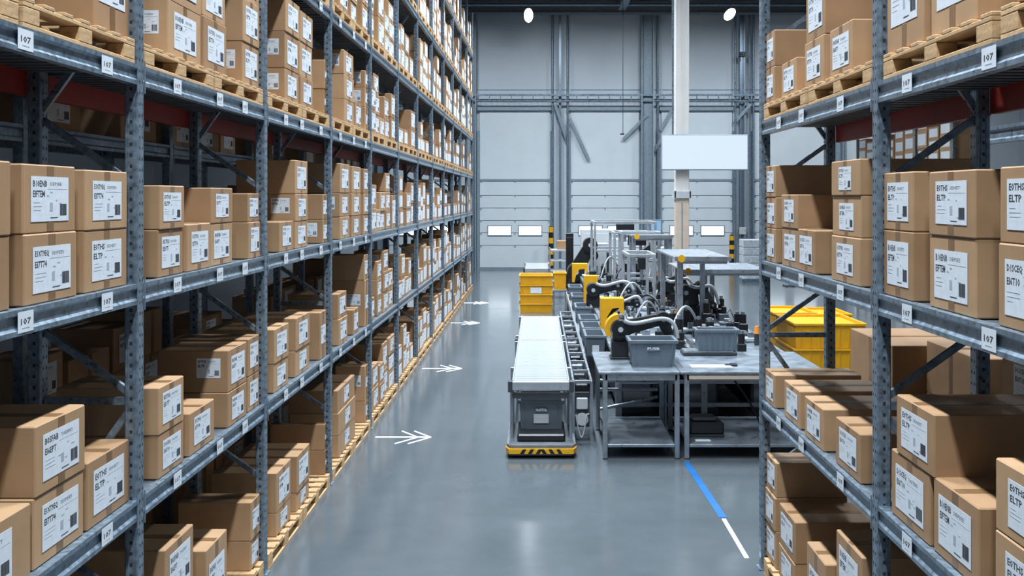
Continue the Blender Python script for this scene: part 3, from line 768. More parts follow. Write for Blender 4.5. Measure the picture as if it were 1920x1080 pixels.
TY = 11.6
table('steel work table holding the black robot arm and a grey crate', .735, 1.615, TY, 13.1, 1.005)
table('steel work table to the right, holding paper and a grey crate on a plate', 1.67, 3.3, TY, 13.1, 1.005, wood=True)
tote('grey ribbed plastic crate with pale lettering beside the black robot arm', X_(1222, 12.1), 12.12, 1.006, .55, .42, .31, logo='FUSB', sticker=False)
pl = MB(); pl.box(1.82, 2.5, 12.75, 13.05, 1.006, 1.05, 0, .008); pl.box(1.84, 2.46, 12.76, 13.04, 1.05, 1.06, 1); tag(pl.build('base_plate', ['dgrey', 'steel']), 'dark metal plate under the grey crate on the right work table', 'plate')
tote('grey plastic crate open at top, on a dark plate on right table', X_(1341, 12.95), 12.9, 1.061, .52, .27, .27, sticker=False, taper=.02, contents='lgrey')
pp = MB(); pp.box(-.24, .24, -.1, .1, 0, .003); o = pp.build('paper_sheet', ['paper'], None, (X_(1334, 11.95), 11.98, 1.006)); tag(o, 'white sheet of paper lying on the right work table', 'paper')
hd = MB(); hd.box(-.04, .04, -.05, .05, 0, .025, 0, .008); hd.box(-.1, -.03, .0, .04, 0, .018, 0, .006); o = hd.build('hand_scanner', ['black'], None, (X_(1377, 11.95), 12.0, 1.006)); tag(o, 'small black hand tool beside the paper on the right table', 'tool')
dv = thing('floor_device', 'black box-shaped device on the lower shelf of the right work table', 'device', (X_(1325, 12), 12.1, .171))
mb = MB(); mb.box(-.2, .2, -.15, .2, .03, .17, 0, .02); mb.build('device_body', ['black'], dv)
mb = MB(); mb.box(-.17, .12, -.1, .15, .17, .22, 0, .02); mb.build('top_cover', ['dgrey'], dv)
mb = MB(); mb.box(-.2, .2, -.15, .2, 0, .03, 0, .005); mb.build('device_base', ['dgrey'], dv)
pp = MB(); pp.box(-.09, .09, -.05, .05, 0, .002); o = pp.build('paper_slip', ['paper'], None, (X_(1320, 11.7), 11.8, .171)); tag(o, 'small white slip lying in front of the black device on the lower shelf', 'paper')
mb = MB(); mb.tube([(2.28+.5*t+.12*math.sin(4*t), 12.5-.4*t, .172+.75*(1-t)**2+.012) for t in [i/14 for i in range(15)]], .012, 8); tag(mb.build('power_cable', ['black']), 'black cable hanging under the right work table', 'cable')
# pedestal / dark boxes behind tables
def boxything(name, label, cat, x0, x1, y0, y1, z0, z1, mt, extra=None, ch=.01, group=None):
    root = thing(name, label, cat, ((x0+x1)/2, (y0+y1)/2, z0), group); w = (x1-x0)/2; d = (y1-y0)/2; h = z1-z0
    mb = MB(); mb.box(-w, w, -d, d, 0, h, 0, ch); mb.build('cabinet_body', [mt], root)
    mb = MB(); mb.box(-w*.88, w*.88, -d-.008, -d, h*.06, h*.94, 0, .003); p = mb.build('front_panel', [extra or mt], root)
    mb = MB(); mb.box(w*.6, w*.68, -d-.02, -d-.008, h*.45, h*.6, 0, .003); mb.build('latch', ['dgrey'], p)
    return root

# ------------------------------------------------------------ production line bed
beds = [(1.0, 3.35, 13.25, 16.3), (1.05, 3.35, 16.35, 19.4), (1.1, 3.3, 19.45, 23), (1.1, 3.2, 23.05, 27)]
for i, (x0, x1, y0, y1) in enumerate(beds):
    root = thing('machine_bed', ['steel machine bed directly behind the two work tables', 'second steel machine bed back from the work tables', 'third steel machine bed, below the yellow guards', 'farthest steel machine bed, towards the loading doors'][i], 'machine bed', ((x0+x1)/2, y0, 0), 'machine beds of the production line')
    w = (x1-x0)/2; L = y1-y0
    mb = MB(); mb.box(-w, w, 0, L, .84, .9, 0, .006)
    mb.build('bed_plate', ['tabletop'], root)
    for q in range(5):
        x = -w+.1+q*(2*w-.2)/4
        mb = MB(); mb.box(x-.03, x+.03, .02, L-.02, .9, .912, 0, .003); mb.build('guide_rail', ['alu' if q % 2 else 'dgrey'], root)
    for sx in (-w+.05, w-.05, 0):
        for yy in (.05, L-.13):
            mb = MB(); mb.box(sx-.04, sx+.04, yy, yy+.08, 0, .84); mb.build('leg', ['steel'], root)
    for zz in (.25, .55):
        mb = MB(); mb.box(-w+.05, w-.05, .06, .1, zz, zz+.05); mb.build('cross_bar', ['steel'], root)
    for q in range(3):
        x = -w+.3+q*(2*w-.6)/2
        mb = MB(); mb.box(x-.22, x+.22, .25, L-.3, .12, .75, 0, .02); mb.box(x-.18, x+.18, .24, .25, .2, .65, 1); mb.build('drive_cabinet', ['dgrey', 'mgrey'], root)

# ladder-like side frame between conveyor and tables
root = thing('side_frame', 'narrow ladder-like machine frame between the roller conveyor and the work tables', 'machine frame', (.53, 12.26, 0))
for s_ in (-1, 1):
    mb = MB(); mb.box(s_*.11-.014, s_*.11+.014, 0, 7.5, .74, .78, 0, .004); mb.build('side_rail', ['steel'], root)
for i in range(11):
    mb = MB(); mb.box(-.096, .096, i*.74, i*.74+.04, .745, .785, 0, .004); mb.build('rung', ['mgrey'], root)
for i in range(6):
    for s_ in (-1, 1):
        mb = MB(); mb.box(s_*.11-.016, s_*.11+.016, i*1.45, i*1.45+.035, 0, .74); mb.build('leg', ['steel'], root)
for i in range(10):
    mb = MB(); y = .25+i*.72; mb.box(-.085, .085, y, y+.36, .45, .70, 0, .02); mb.cyl((-.05, y+.05, .72), (.06, y+.25, .66), .045, 12, 0); mb.build('motor', [['black', 'dgrey', 'mgrey'][i % 3]], root)
mb = MB(); mb.box(-.09, .09, .1, .14, .2, .62); mb.cyl((0, .05, .3), (0, .1, .3), .075, 16, 1); mb.box(-.07, .07, .06, .1, .42, .56, 1, .01); mb.build('valve_block', ['dgrey', 'lgrey'], root)
mb = MB(); mb.tube([(-.12-.05*math.sin(PI*t), .02, .4-.32*math.sin(PI*t*.5)) if t < .0 else (-.08+.16*t, -.03+.02*t, .36-.28*math.sin(PI*min(t*1.2, 1))+.02) for t in [i/12 for i in range(13)]], .01, 8); mb.build('hose', ['hose'], root)
# pipes behind left table
for i, (a, b) in enumerate((((.8, 13.16, .25), (1.55, 13.2, .4)), ((.8, 13.17, .62), (1.55, 13.17, .62)), ((.8, 13.18, .5), (1.55, 13.18, .5)))):
    mb = MB(); mb.cyl(a, b, .022, 10); tag(mb.build('steel_pipe', ['steel']), ['slanting steel pipe seen under the left work table', 'upper level steel pipe seen under the left work table', 'lower level steel pipe seen under the left work table'][i], 'pipe', 'pipes under the left work table')
mb = MB(); mb.cyl((1.615, 13.17, .0), (1.615, 13.17, .84), .05, 12); tag(mb.build('steel_pipe', ['galv']), 'upright steel pipe at the back of left work table', 'pipe')

# low tote lane
ln = thing('tote_lane', 'low grey lane carrying the open totes between side frame and machines', 'conveyor', (.88, 15.0, 0))
mb = MB(); mb.box(-.2, .12, .0, 9.5, .62, .66); mb.build('lane_plate', ['mgrey'], ln)
for s_ in (-.21, .13):
    mb = MB(); mb.box(s_-.01, s_+.01, 0, 9.5, .6, .72); mb.build('side_rail', ['alu'], ln)
for i in range(5):
    for s_ in (-.18, .1):
        mb = MB(); mb.box(s_-.02, s_+.02, .1+i*2.2, .14+i*2.2, 0, .6); mb.build('leg', ['steel'], ln)
for i, (cy, lb) in enumerate(((15.3, 'open grey tote with white card nearest on the low lane'), (16.25, 'open grey tote second along the low lane'), (17.3, 'open grey tote third along the low lane'), (19.2, 'open grey tote fourth along the low lane'), (21.3, 'open grey tote fifth along the low lane'), (23.4, 'open grey tote farthest along the low lane'))):
    tote(lb, .84, cy, .661, .29, .75, .3, taper=.02, group='open grey totes on the low lane')

# ------------------------------------------------------------ robots
def disc(parent, name, x, z, r, y0, y1, mt='black', hub='lgrey'):
    mb = MB(); mb.cyl((x, y0, z), (x, y1, z), r, 28, 0); mb.cyl((x, y0-.012, z), (x, y0, z), r*.55, 20, 0); mb.cyl((x, y0-.018, z), (x, y0-.012, z), r*.3, 16, 1)
    return mb.build(name, [mt, hub], parent)
def linkbar(parent, name, a, b, r0, r1, y0, y1, mt='black'):
    # tapered capsule plate in the XZ plane
    ax, az = a; bx, bz = b; an = math.atan2(bz-az, bx-ax); pts = []
    for i in range(9):
        t = an+PI/2+PI*i/8; pts.append((ax+r0*math.cos(t), az+r0*math.sin(t)))
    for i in range(9):
        t = an-PI/2+PI*i/8; pts.append((bx+r1*math.cos(t), bz+r1*math.sin(t)))
    mb = MB(); mb.prism(pts, 'y', y0, y1); return mb.build(name, [mt], parent)
def robot(label, loc, S=1., J=((0, .32), (.12, .42), (.38, .5), (.52, .3)), flip=1, hose=True, mt='black', guard=True, joint_hub='lgrey', group='black robot arms on the machine line'):
    root = thing('robot_arm', label, 'robot arm', loc, group)
    f = flip
    def q(p): return (p[0]*S*f, p[1]*S)
    mb = MB(); mb.box(-.095*S, .095*S, -.1*S, .1*S, 0, .2*S, 0, .015*S); mb.box(-.11*S, .11*S, -.12*S, .12*S, 0, .02*S, 0, .004); mb.build('base', [mt], root)
    p = [q(j) for j in J]
    mb = MB(); mb.cyl((0, 0, .2*S), (0, 0, J[0][1]*S), .085*S, 20, 0, .07*S); mb.build('turret', ['dgrey'], root)
    disc(root, 'shoulder_joint', *p[0], .095*S, -.14*S, .1*S, mt, joint_hub)
    linkbar(root, 'upper_arm', p[0], p[2], .085*S, .06*S, -.1*S, -.02*S, mt)
    disc(root, 'elbow_joint', *p[2], .08*S, -.14*S, .04*S, mt, joint_hub)
    linkbar(root, 'forearm', p[2], p[3], .07*S, .05*S, -.02*S, .05*S, 'dgrey')
    disc(root, 'wrist_joint', *p[3], .05*S, -.1*S, .06*S, mt, joint_hub)
    g = MB(); x, z = p[3]; g.box(x-.012*S, x+.012*S, -.03*S, .03*S, z-.12*S, z-.05*S); g.box(x-.05*S, x+.05*S, -.02*S, .02*S, z-.14*S, z-.12*S)
    g.box(x-.05*S, x-.035*S, -.02*S, .02*S, z-.2*S, z-.14*S); g.box(x+.035*S, x+.05*S, -.02*S, .02*S, z-.2*S, z-.14*S); g.build('gripper', ['steel'], root)
    if hose:
        pts = []; a = Vector((p[0][0]+.04*S*f, 0, p[0][1]+.1*S)); b = Vector((p[3][0]+.06*S*f, 0, p[3][1]+.02*S)); c = Vector((p[2][0]+.12*S*f, 0, p[2][1]+.22*S)); dd = Vector((p[0][0]+.22*S*f, 0, p[0][1]-.02*S))
        for i in range(21):
            t = i/20; v = a*(1-t)**3+dd*3*t*(1-t)**2+c*3*t*t*(1-t)+b*t**3; pts.append((v.x, -.17*S, v.z))
        mb = MB(); mb.tube(pts, .022*S, 10); mb.build('hose', ['hose'], root)
    if guard:
        mb = MB(); pts = []
        for i in range(11):
            t = PI*(.55+.62*i/10); pts.append((f*.17*S*math.cos(t)+p[0][0], .17*S*math.sin(t)+p[0][1]))
        for i in range(10, -1, -1):
            t = PI*(.55+.62*i/10); pts.append((f*.115*S*math.cos(t)+p[0][0], .115*S*math.sin(t)+p[0][1]))
        mb.prism(pts, 'y', -.13*S, .02*S); mb.build('shoulder_guard', ['yellow'], root)['label'] = 'curved yellow guard'
    return root
robot('large black robot arm with curved yellow guard on the left work table', (X_(1163, 12.5), 12.6, 1.006), 1.12, J=((0, .33), (.1, .4), (.47, .44), (.56, .22)))
robot('second black robot arm, behind the yellow angled guard above the tote lane', (1.0+.1, 16.2, .901), 1.1, J=((.05, .34), (.1, .4), (.3, .42), (.42, .36)), guard=False)
robot('black robot arm with pale hose, midway along the left machine row', (X_(1112, 19.3), 19.4, .901), 1.3, J=((0, .26), (.1, .4), (.36, .33), (.52, .25)), guard=False)
robot('black boxy robot arm beneath the right raised platform', (X_(1300, 17.2), 17.3, .901), 1.35, J=((-.1, .36), (.1, .4), (.1, .42), (.24, .2)), guard=False)
robot('black robot arm behind the right upright post', (X_(1262, 19), 19.6, .901), 1.3, J=((-.1, .3), (.1, .4), (.16, .42), (.3, .16)), guard=False)
robot('distant black robot arm near the glassy frames', (X_(1195, 24), 24.2, .901), 1.7, J=((0, .34), (.1, .4), (.25, .55), (.4, .3)), guard=False)
robot('distant tall black robot arm by the dark tower', (X_(1080, 27), 27.3, .0), 2.4, J=((0, .42), (.06, .5), (.16, .72), (.2, .6)), guard=False, hose=False)
robot('small distant black robot arm left of the grey cabinet', (X_(1168, 27.2), 26.4, .901), 1.4, J=((0, .3), (.1, .4), (.25, .42), (.36, .2)), guard=False)
# yellow angled guards
def guard(label, x0, x1, y, z0, z1, t=.1, d=.3):
    root = thing('yellow_guard', label, 'machine guard', ((x0+x1)/2, y, z0), 'yellow machine guards'); w = (x1-x0)/2; h = z1-z0
    mb = MB(); pts = [(-w, 0), (-w+t*.55, 0), (-w+t*1.0, h*.45), (-w+t*1.8, h*.7), (w-t*.8, h*.72), (w-t*.5, h*.5), (w, h*.5), (w, h), (-w, h)]
    mb.prism(pts, 'y', 0, .02); mb.build('front_plate', ['yellow'], root)
    mb = MB(); mb.box(-w, w, .02, d, h-.02, h); mb.build('top_plate', ['yellow'], root)
    mb = MB(); mb.box(-w, -w+.02, .02, d, 0, h-.02); mb.build('side_plate', ['yellow'], root)
    return root
guard('yellow angled guard nearest, just above the left work table robot', X_(1128, 15.6), X_(1172, 15.6), 15.8, .905, 1.42)
guard('yellow angled guard in the middle of the three along the tote lane', X_(1096, 20), X_(1122, 20), 20.2, .905, 1.43)
guard('yellow angled guard farthest away, beside the dark tower', X_(1073, 25), X_(1102, 25), 25.0, .905, 1.36)
# raised platforms on the right
def platform(label, x0, x1, y0, y1, z, posts, zb=.905):
    root = thing('raised_platform', label, 'platform', ((x0+x1)/2, y0, zb), 'raised platforms over the machine beds'); w = (x1-x0)/2; L = y1-y0; h = z-zb
    mb = MB(); mb.box(-w, w, 0, L, h-.03, h, 0, .005); mb.box(-w, w, -.012, 0, h-.06, h+.008); mb.build('top_plate', ['steel'], root)
    for px, py in posts:
        mb = MB(); mb.box(px-.04, px+.04, py-.04, py+.04, .02, h-.03, 0, .006); mb.build('post', ['steel'], root)
        mb = MB(); mb.box(px-.07, px+.07, py-.07, py+.07, 0, .02, 0, .004); mb.build('foot_plate', ['dgrey'], root)
    mb = MB(); mb.box(-w+.05, w-.05, .04, .07, h-.1, h-.06); mb.build('cross_bar', ['alu'], root)
    mb = MB(); mb.cyl((-w+.1, -.02, h-.02), (-w+.1, -.012, h-.02), .055, 20); mb.build('marker_disc', ['yellow'], root)['label'] = 'round yellow marker'
    return root
platform('higher raised steel platform with a round yellow marker', 2.0, 2.83, 14.9, 17.2, 2.12, ((-.32+.0, .1), (.33, 2.1), (-.33, 2.1)))
platform('lower wide raised steel platform to the right of the higher one', 2.45, 3.95, 17.3, 19.2, 1.76, ((-.35, .1), (-.6, 1.7), (.05, 1.7)))
platform('small raised steel platform farther back by the pale column', 1.95, 2.8, 21.15, 22.0, 2.2, ((-.38, .1), (.38, .1), (-.38, .75), (.38, .75)))
# aluminium portal frames
def portal(label, x0, x1, y0, y1, z0, z1):
    root = thing('portal_frame', label, 'machine frame', ((x0+x1)/2, y0, z0), 'aluminium portal frames on the machine beds'); w = (x1-x0)/2; L = y1-y0; h = z1-z0
    for sx in (-w, w):
        for yy in (0, L):
            mb = MB(); mb.box(sx-.03, sx+.03, yy-.03, yy+.03, 0, h-.06, 0, .004); mb.build('post', ['alu'], root)
    for sx in (-w, w):
        mb = MB(); mb.box(sx-.03, sx+.03, -.03, L+.03, h-.06, h, 0, .004); mb.build('top_rail', ['alu'], root)
    for yy in (0, L):
        mb = MB(); mb.box(-w+.03, w-.03, yy-.03, yy+.03, h-.06, h, 0, .004); mb.build('cross_bar', ['alu'], root)
        mb = MB(); mb.box(-w+.03, w-.03, yy-.02, yy+.02, h*.5, h*.5+.04, 0, .004); mb.build('cross_bar', ['alu'], root)
    mb = MB(); mb.box(-w*.3, w*.3, -.06, .06, h-.3, h-.065, 0, .01); mb.cyl((0, 0, h-.5), (0, 0, h-.3), .035, 12, 1); mb.build('spindle', ['black', 'steel'], root)
    return root
portal('aluminium portal frame over the middle machine bed', 1.75, 2.6, 23.3, 24.8, .905, 2.2)
portal('taller aluminium portal frame with the leftmost thick posts', X_(1155, 24), X_(1195, 24)+.3, 22.2, 23.0, .905, 2.25)
portal('small aluminium portal frame close behind the nearer robot', 1.75, 2.25, 19.7, 21.0, .905, 1.9)
portal('farthest aluminium portal frame, before the middle loading door', 1.4, 2.9, 25.2, 26.8, .905, 2.4)
# control cabinets
boxything('control_cabinet', 'tall light grey control cabinet in front of the middle loading door', 'cabinet', X_(1105, 28.2), X_(1140, 28.2), 28, 28.6, 0, 1.72, 'lgrey')
boxything('control_cabinet', 'dark narrow control tower beside the far black robot', 'cabinet', X_(1062, 28), X_(1076, 28), 28.3, 28.7, 0, 2.0, 'black')
boxything('control_cabinet', 'slim dark cabinet standing on the far machine bed', 'cabinet', X_(1137, 26), X_(1145, 26), 25.6, 26, .905, 1.6, 'black')
boxything('control_cabinet', 'white machine enclosure behind the grey control cabinet', 'cabinet', X_(1090, 33), X_(1150, 33), 33, 34, 0, 1.95, 'white')
boxything('control_cabinet', 'wide white machine enclosure below the middle door windows', 'cabinet', X_(1152, 31), X_(1235, 31), 31, 32, 0, 1.72, 'white')
boxything('control_cabinet', 'pale machine enclosure by the pale column base', 'cabinet', X_(1205, 28), X_(1262, 28), 28, 29, 0, 1.6, 'lgrey')
# monitor near the column
root = thing('monitor', 'small pale blue monitor on a pole left of the pale column', 'monitor', (X_(1230, 30), 30, 0))
mb = MB(); mb.box(-.17, .17, -.03, .03, 1.9, 2.34, 0, .01); h_ = mb.build('housing', ['mgrey'], root)
mb = MB(); mb.box(-.145, .145, -.034, -.03, 1.93, 2.31); mb.build('screen', ['screen'], h_)
mb = MB(); mb.box(-.04, .04, -.03+.03, .06, 0, 1.95); mb.build('pole', ['colsteel'], root)
# far shelf trolley with cartons
root = thing('shelf_trolley', 'pale shelf trolley left of the dark control tower', 'trolley', (X_(1050, 30), 30, 0))
for z in (.2, .5, .8, 1.1, 1.4):
    mb = MB(); mb.box(-.3, .3, 0, .6, z, z+.05, 0, .004); mb.build('shelf', ['lgrey'], root)
for sx in (-.31, .28):
    for sy in (0, .57):
        mb = MB(); mb.box(sx, sx+.03, sy, sy+.03, 0, 1.5); mb.build('post', ['alu'], root)
mb = MB(); mb.box(-.2, .2, .1, .5, 0, .26, 0, .01); mb.box(-.2, .2, .27, .33, .26, .262, 1); o = mb.build('open_carton', ['card', 'tape'], None, (X_(1057, 30), 30, 1.451)); tag(o, 'small carton on top of the shelf trolley', 'cardboard box')
# bollards
for i, (px, Y, zt) in enumerate(((1033, 41.3, 1.8), (1372, 40.8, 1.45))):
    root = thing('bollard', ['striped yellow and black bollard between the first two loading doors', 'striped yellow and black bollard right of the third door'][i], 'bollard', (X_(px, Y), Y, 0), 'striped bollards by the doors')
    mb = MB()
    for k in range(8): mb.cyl((0, 0, k*zt/8), (0, 0, (k+1)*zt/8), .1, 16, k % 2)
    mb.build('post', ['black', 'yellow'], root); mb = MB(); mb.cyl((0, 0, zt), (0, 0, zt+.03), .1, 16, 0, .07); mb.build('cap', ['black'], root)
# wrapped goods rack by the wall, wall box
root = thing('wrapped_goods_stack', 'tall stack of white wrapped goods behind the right rack post', 'wrapped goods', (X_(1408, 36), 36, 0))
for k in range(5):
    mb = MB(); mb.box(-.35, .5, -.35, .35, .12+k*.28, .12+k*.28+.27, 0, .02); mb.build('wrapped_pack', ['wrap'], root)
mb = MB(); mb.box(-.4, .55, -.4, .4, 0, .12); mb.build('pallet_base', ['galv'], root)
boxything('switch_box', 'small pale wall switch box right of the third loading door', 'switch box', X_(1386, 42), X_(1399, 42), YW-.22, YW-.02, Z_(440, 42), Z_(426, 42), 'lgrey')
# small machine parts scattered along the beds
kinds = [('pneumatic_cylinder', 'short steel pneumatic cylinder'), ('servo_motor', 'small black servo motor'), ('sensor_block', 'small grey sensor block'), ('part_holder', 'pale rectangular part holder'), ('orange_cap', 'small orange round cap')]
rows = [('nearest', 13.4, 16.1), ('second', 16.5, 19.2), ('third', 19.6, 22.8), ('farthest', 23.2, 26.8)]
def clutter(k, x, y, z, r):
    mb = MB()
    if k == 0: mb.cyl((0, -.12, .05), (0, .1, .05), .04, 12, 0); mb.cyl((0, -.22, .05), (0, -.12, .05), .015, 8, 1); mb.box(-.05, .05, -.1, -.06, 0, .09, 1, .004); mb.box(-.05, .05, .04, .08, 0, .09, 1, .004); ms = ['alu', 'dgrey']
    elif k == 1: mb.box(-.07, .07, -.07, .07, 0, .14, 0, .01); mb.cyl((0, 0, .14), (0, 0, .26), .055, 14, 0); mb.cyl((0, 0, .26), (0, 0, .3), .03, 12, 1); ms = ['black', 'steel']
    elif k == 2: mb.box(-.09, .09, -.06, .06, 0, .1, 0, .01); mb.box(-.03, .05, -.05, .05, .1, .2, 1, .008); mb.tube([(.05, 0, .08), (.12, 0, .16), (.18, .02, .05), (.22, .03, .01)], .008, 6, 1); ms = ['mgrey', 'black']
    elif k == 3: mb.box(-.15, .15, -.1, .1, .03, .055, 0, .005); mb.box(-.13, -.1, -.08, .08, 0, .03, 1); mb.box(.1, .13, -.08, .08, 0, .03, 1); mb.box(-.06, .06, -.04, .04, .055, .12, 1, .008); ms = ['lgrey', 'steel']
    else: mb.box(-.035, .035, -.035, .035, 0, .12, 1, .006); mb.cyl((0, 0, .12), (0, 0, .2), .045, 16, 0, .03); ms = ['orange', 'dgrey']
    return mb, ms
def footprints():
    bpy.context.view_layer.update(); out = []
    for o in bpy.data.objects:
        if o.type != 'MESH' or o.name.startswith(('guide_rail', 'bed_plate')): continue
        bb = [o.matrix_world @ Vector(c) for c in o.bound_box]
        z0 = min(v.z for v in bb); z1 = max(v.z for v in bb)
        if z1 < .91 or z0 > 1.2: continue
        x0 = min(v.x for v in bb); x1 = max(v.x for v in bb); y0 = min(v.y for v in bb); y1 = max(v.y for v in bb)
        if x1 < .95 or x0 > 3.4 or y1 < 13.2 or y0 > 27.1 or (x1-x0) > 4: continue
        out.append((x0, x1, y0, y1))
    return out
OCC = footprints()
ck = {}
EXT = {0: (.06, .23), 1: (.07, .07), 2: (.12, .07), 3: (.15, .1), 4: (.05, .05)}
HSW = ['grey', 'black']
for bi, (nm, ya, yb) in enumerate(rows):
    bx0, bx1 = beds[bi][0], beds[bi][1]; g = (bx1-bx0-.1)/6
    for gi in range(6):
        y = ya+.05; q = 0
        while y < yb-.1 and q < 12:
            xc = bx0+.05+g*(gi+.5)+R.uniform(-.04, .04)
            k = R.choice((0, 1, 2, 3, 0, 1, 2, 3, 4)); sc = R.uniform(.8, 1.15); ex, ey = EXT[k]; ex *= sc; ey *= sc
            yc = y+ey
            if any(xc-ex < a[1]+.01 and xc+ex > a[0]-.01 and yc-ey < a[3]+.01 and yc+ey > a[2]-.01 for a in OCC):
                y += .1; q += 0; continue
            if k not in ck: mb, ms = clutter(k, 0, 0, 0, 0); ck[k] = mb.mesh(kinds[k][0], ms)
            o = link(kinds[k][0], ck[k], None, (xc, yc, .901), scale=(sc, sc, sc*R.uniform(1, 1.5)))
            OCC.append((xc-ex, xc+ex, yc-ey, yc+ey))
            tag(o, '%s, %s back in the %s lane from left, %s machine bed' % (kinds[k][1], ORD[q], ORD[gi], nm), 'machine part', 'small fittings on the machine beds')
            q += 1; y = yc+ey+R.uniform(.08, .25)
for i, (x, y, dx, dy, hh) in enumerate(((1.35, 14.2, .5, .3, .28), (1.9, 14.6, .5, .5, .35), (1.5, 15.9, .45, .3, .3), (2.1, 16.8, -.5, .6, .3), (1.4, 18.2, .6, .4, .4), (2.3, 20., .5, .5, .35), (1.5, 21, .5, .6, .45), (2.5, 23.2, .4, .8, .5), (1.5, 24.5, .5, .5, .5))):
    mb = MB(); mb.tube([(x+dx*t, y+dy*t, .93+.12+hh*math.sin(PI*t)-.12*math.cos(0)*0) for t in [q/14 for q in range(15)]], .016+.004*(i % 2), 8)
    tag(mb.build('arched_hose', ['hose' if i % 3 else 'black']), '%s hose arching over the machine beds, %s back from the tables' % ('grey' if i % 3 else 'black', ORD[i]), 'hose', 'arching hoses over the machine beds')

# ------------------------------------------------------------ column and sign
CY = 24.0
root = thing('support_column', 'pale square support column rising behind the machines, carrying the blank sign', 'column', (X_(1278, CY), CY+.0, 0))
mb = MB(); mb.box(-.16, .16, -.15, .15, Z_(375, CY), 10.9, 0, .012); mb.box(-.03, .03, -.156, -.15, Z_(375, CY), 10.9, 0); mb.build('upper_shaft', ['colwhite'], root)
mb = MB(); mb.box(-.16, .16, -.15, .15, 0, Z_(375, CY)-.0, 0, .012); mb.box(-.02, .0, -.156, -.15, 0, Z_(380, CY), 1); mb.build('lower_shaft', ['colbeige', 'mgrey'], root)['label'] = 'beige lower part of the column'
mb = MB(); mb.box(-.2, .2, -.2, -.151, Z_(372, CY), Z_(358, CY), 0, .01); mb.box(-.2, -.16, -.2, .2, Z_(372, CY), Z_(358, CY)); mb.box(.16, .2, -.2, .2, Z_(372, CY), Z_(358, CY)); mb.build('collar', ['lgrey'], root)
root = thing('blank_sign', 'blank glowing white rectangular sign mounted on the pale column', 'sign', (X_(1321.5, CY-.3), CY-.3, Z_(319, CY-.3)))
w = 163/F*(CY-.3)/2; h = (319-252)/F*(CY-.3)
mb = MB(); mb.box(-w, w, 0, .1, 0, h, 0, .01); mb.build('housing', ['colsteel'], root)
mb = MB(); mb.box(-w+.02, w-.02, -.006, 0, .02, h-.02); mb.build('sign_face', ['signface'], root)
for px in (1262, 1398):
    x = X_(px, CY-.3)-X_(1321.5, CY-.3)
    mb = MB(); mb.box(x-.02, x+.02, .03, .07, h, 11.-Z_(319, CY-.3) if px < 1300 else h+.0+.05); mb.build('hanger', ['galv'], root)
# lamps in view
for i, (px, py, ang) in enumerate(((991, 29, 0), (1368, 27, .75))):
    Y = 39.; x, y, z = P(px, py, Y)
    root = thing('flood_lamp', ['lit oval flood lamp hanging above the first loading door', 'lit tilted flood lamp hanging near the right rack'][i], 'lamp', (x, y, z), 'lit lamps hanging before the back wall')
    mb = MB(); mb.cyl((0, .1, 0), (0, -.02, 0), .14, 20, 0, .2); b = mb.build('housing', ['dgrey'], root)
    ln_ = MB(); ln_.cyl((0, -.02, 0), (0, -.03, 0), .18, 24); l_ = ln_.build('lens', ['lamp'], root)
    for o in (b, l_): o.scale = (.95, 1, 1.5); o.rotation_euler = (0, ang, 0)
    mb = MB(); mb.cyl((0, .05, .2), (0, .05, ZC-.3-z), .015, 8); mb.build('hanger_rod', ['galv'], root)
# hanging hook cord
mb = MB(); x, y, z = P(1168, 250, 38); mb.cyl((x, y, z), (x, y, 10.9), .012, 6); mb.box(x-.1, x+.05, y-.03, y+.03, z-.06, z+.0, 0); tag(mb.build('hanging_cord', ['dgrey']), 'thin cord with a small handle hanging before the middle door', 'cord')
mb = MB(); x, y, z = P(1392, 102, 41.5); mb.box(x-.12, x+.12, y-.1, y+.1, z-.1, z+.1, 0, .02); mb.cyl((x, y-.1, z), (x, y-.16, z), .05, 12); mb.box(x-.02, x+.02, y+.1, YW, z-.02, z+.02); tag(mb.build('security_camera', ['dgrey']), 'small dark camera high on the wall right of third door', 'camera')
# grates on the floor at right
for i, (xa, xb, yy) in enumerate(((8.3, 9.6, 34.), (9.2, 10.2, 31.))):
    mb = MB(); mb.box(xa, xb, yy, yy+.5, .001, .02)
    for k in range(6): mb.box(xa+k*(xb-xa)/6, xa+k*(xb-xa)/6+.1, yy+.04, yy+.46, .02, .05, 1)
    tag(mb.build('floor_grate', ['dgrey', 'mgrey']), ['dark slotted floor grate farther off, right of the machines', 'dark slotted floor grate nearer, right of the machines'][i], 'floor grate', 'floor grates right of the machines')

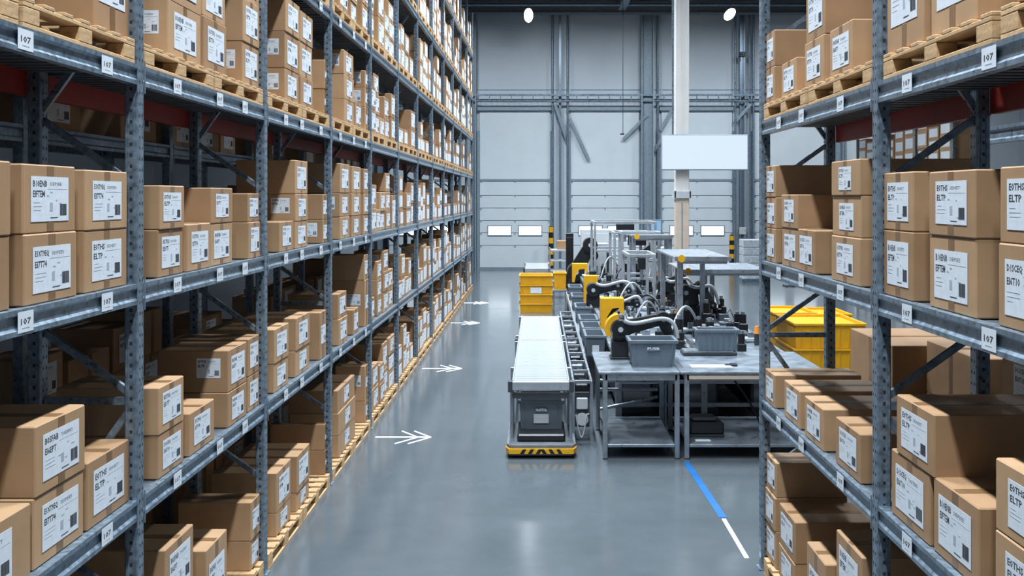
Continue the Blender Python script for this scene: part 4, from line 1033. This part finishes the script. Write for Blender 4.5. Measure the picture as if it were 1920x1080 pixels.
# ------------------------------------------------------------ lights
def area(loc, sx, sy, power, col=(.84, .92, 1.), rot=(0,0,0), spread=math.radians(125)):
    l = bpy.data.lights.new('lamp_light', 'AREA'); l.shape = 'RECTANGLE'; l.size = sx; l.size_y = sy; l.energy = power; l.color = col; l.spread = spread
    o = bpy.data.objects.new('lamp_light', l); COL.objects.link(o); o.location = loc; o.rotation_euler = rot; return o
k = 0
def fixture(x, y, z, label, L=2.4, power=520):
    root = thing('ceiling_lamp', label, 'lamp', (x, y, z), 'high ceiling lamps')
    mb = MB(); mb.box(-.2, .2, -L/2, L/2, 0, .1, 0, .02); mb.build('housing', ['lgrey'], root)
    mb = MB(); mb.box(-.16, .16, -L/2+.05, L/2-.05, -.01, 0); mb.build('lens', ['strip'], root)
    for yy in (-L/2+.3, L/2-.3):
        mb = MB(); mb.cyl((0, yy, .1), (0, yy, ZC-z-.0), .01, 6); mb.build('hanger', ['galv'], root)
    area((x, y, z-.03), .35, L, power)
for i in range(8): fixture(-.1, -1.6+i*5.0, 10.2, 'long ceiling lamp over the aisle, %s from the camera' % ORD[i], power=770)
for i in range(3): fixture(5.5, 14+i*6.5, 10.2, 'long ceiling lamp over the machine area, %s from the camera' % ORD[i], power=560)
fixture(-6.5, 16, 10.2, 'long ceiling lamp over the aisle behind the left rack', power=170)
for i, x in enumerate((-3.5, .8, 5.2, 9.6, 14.)):  # out-of-view lamps added to brighten the back wall and doors
    root = thing('added_wall_lamp', 'unseen wall-wash lamp added high before the loading doors, %s from the left' % ORD[i], 'lamp', (x, 35.5, 10.3), 'added wall-wash lamps')
    mb = MB(); mb.box(-.7, .7, -.12, .12, 0, .1, 0, .02); mb.build('housing', ['lgrey'], root)
    mb = MB(); mb.box(-.66, .66, -.1, .1, -.01, 0); mb.build('lens', ['strip'], root)
    mb = MB(); mb.cyl((0, 0, .1), (0, 0, ZC-10.3), .02, 6); mb.build('hanger', ['galv'], root)
    area((x, 35.5, 10.25), 1.4, .3, 330, rot=(math.radians(30), 0, 0), spread=math.radians(122))
w = bpy.data.worlds.new('world'); SC.world = w; w.use_nodes = True
bg = w.node_tree.nodes['Background']; bg.inputs['Color'].default_value = (.62, .78, 1, 1); bg.inputs['Strength'].default_value = .15

# ------------------------------------------------------------ camera
cam = bpy.data.cameras.new('camera'); co = bpy.data.objects.new('camera', cam); COL.objects.link(co)
co.location = (0, 0, H); co.rotation_euler = (PI/2, 0, 0)
cam.sensor_width = 36; cam.lens = F/1920*36
cam.shift_x = (960-VX)/1920; cam.shift_y = (VY-540)/1920
cam.clip_end = 200
SC.camera = co
SC.view_settings.view_transform = 'Standard'; SC.view_settings.look = 'None'; SC.view_settings.gamma = 1; SC.view_settings.use_curve_mapping = False
SC.view_settings.exposure = -0.55
SC.cycles.max_bounces = 8
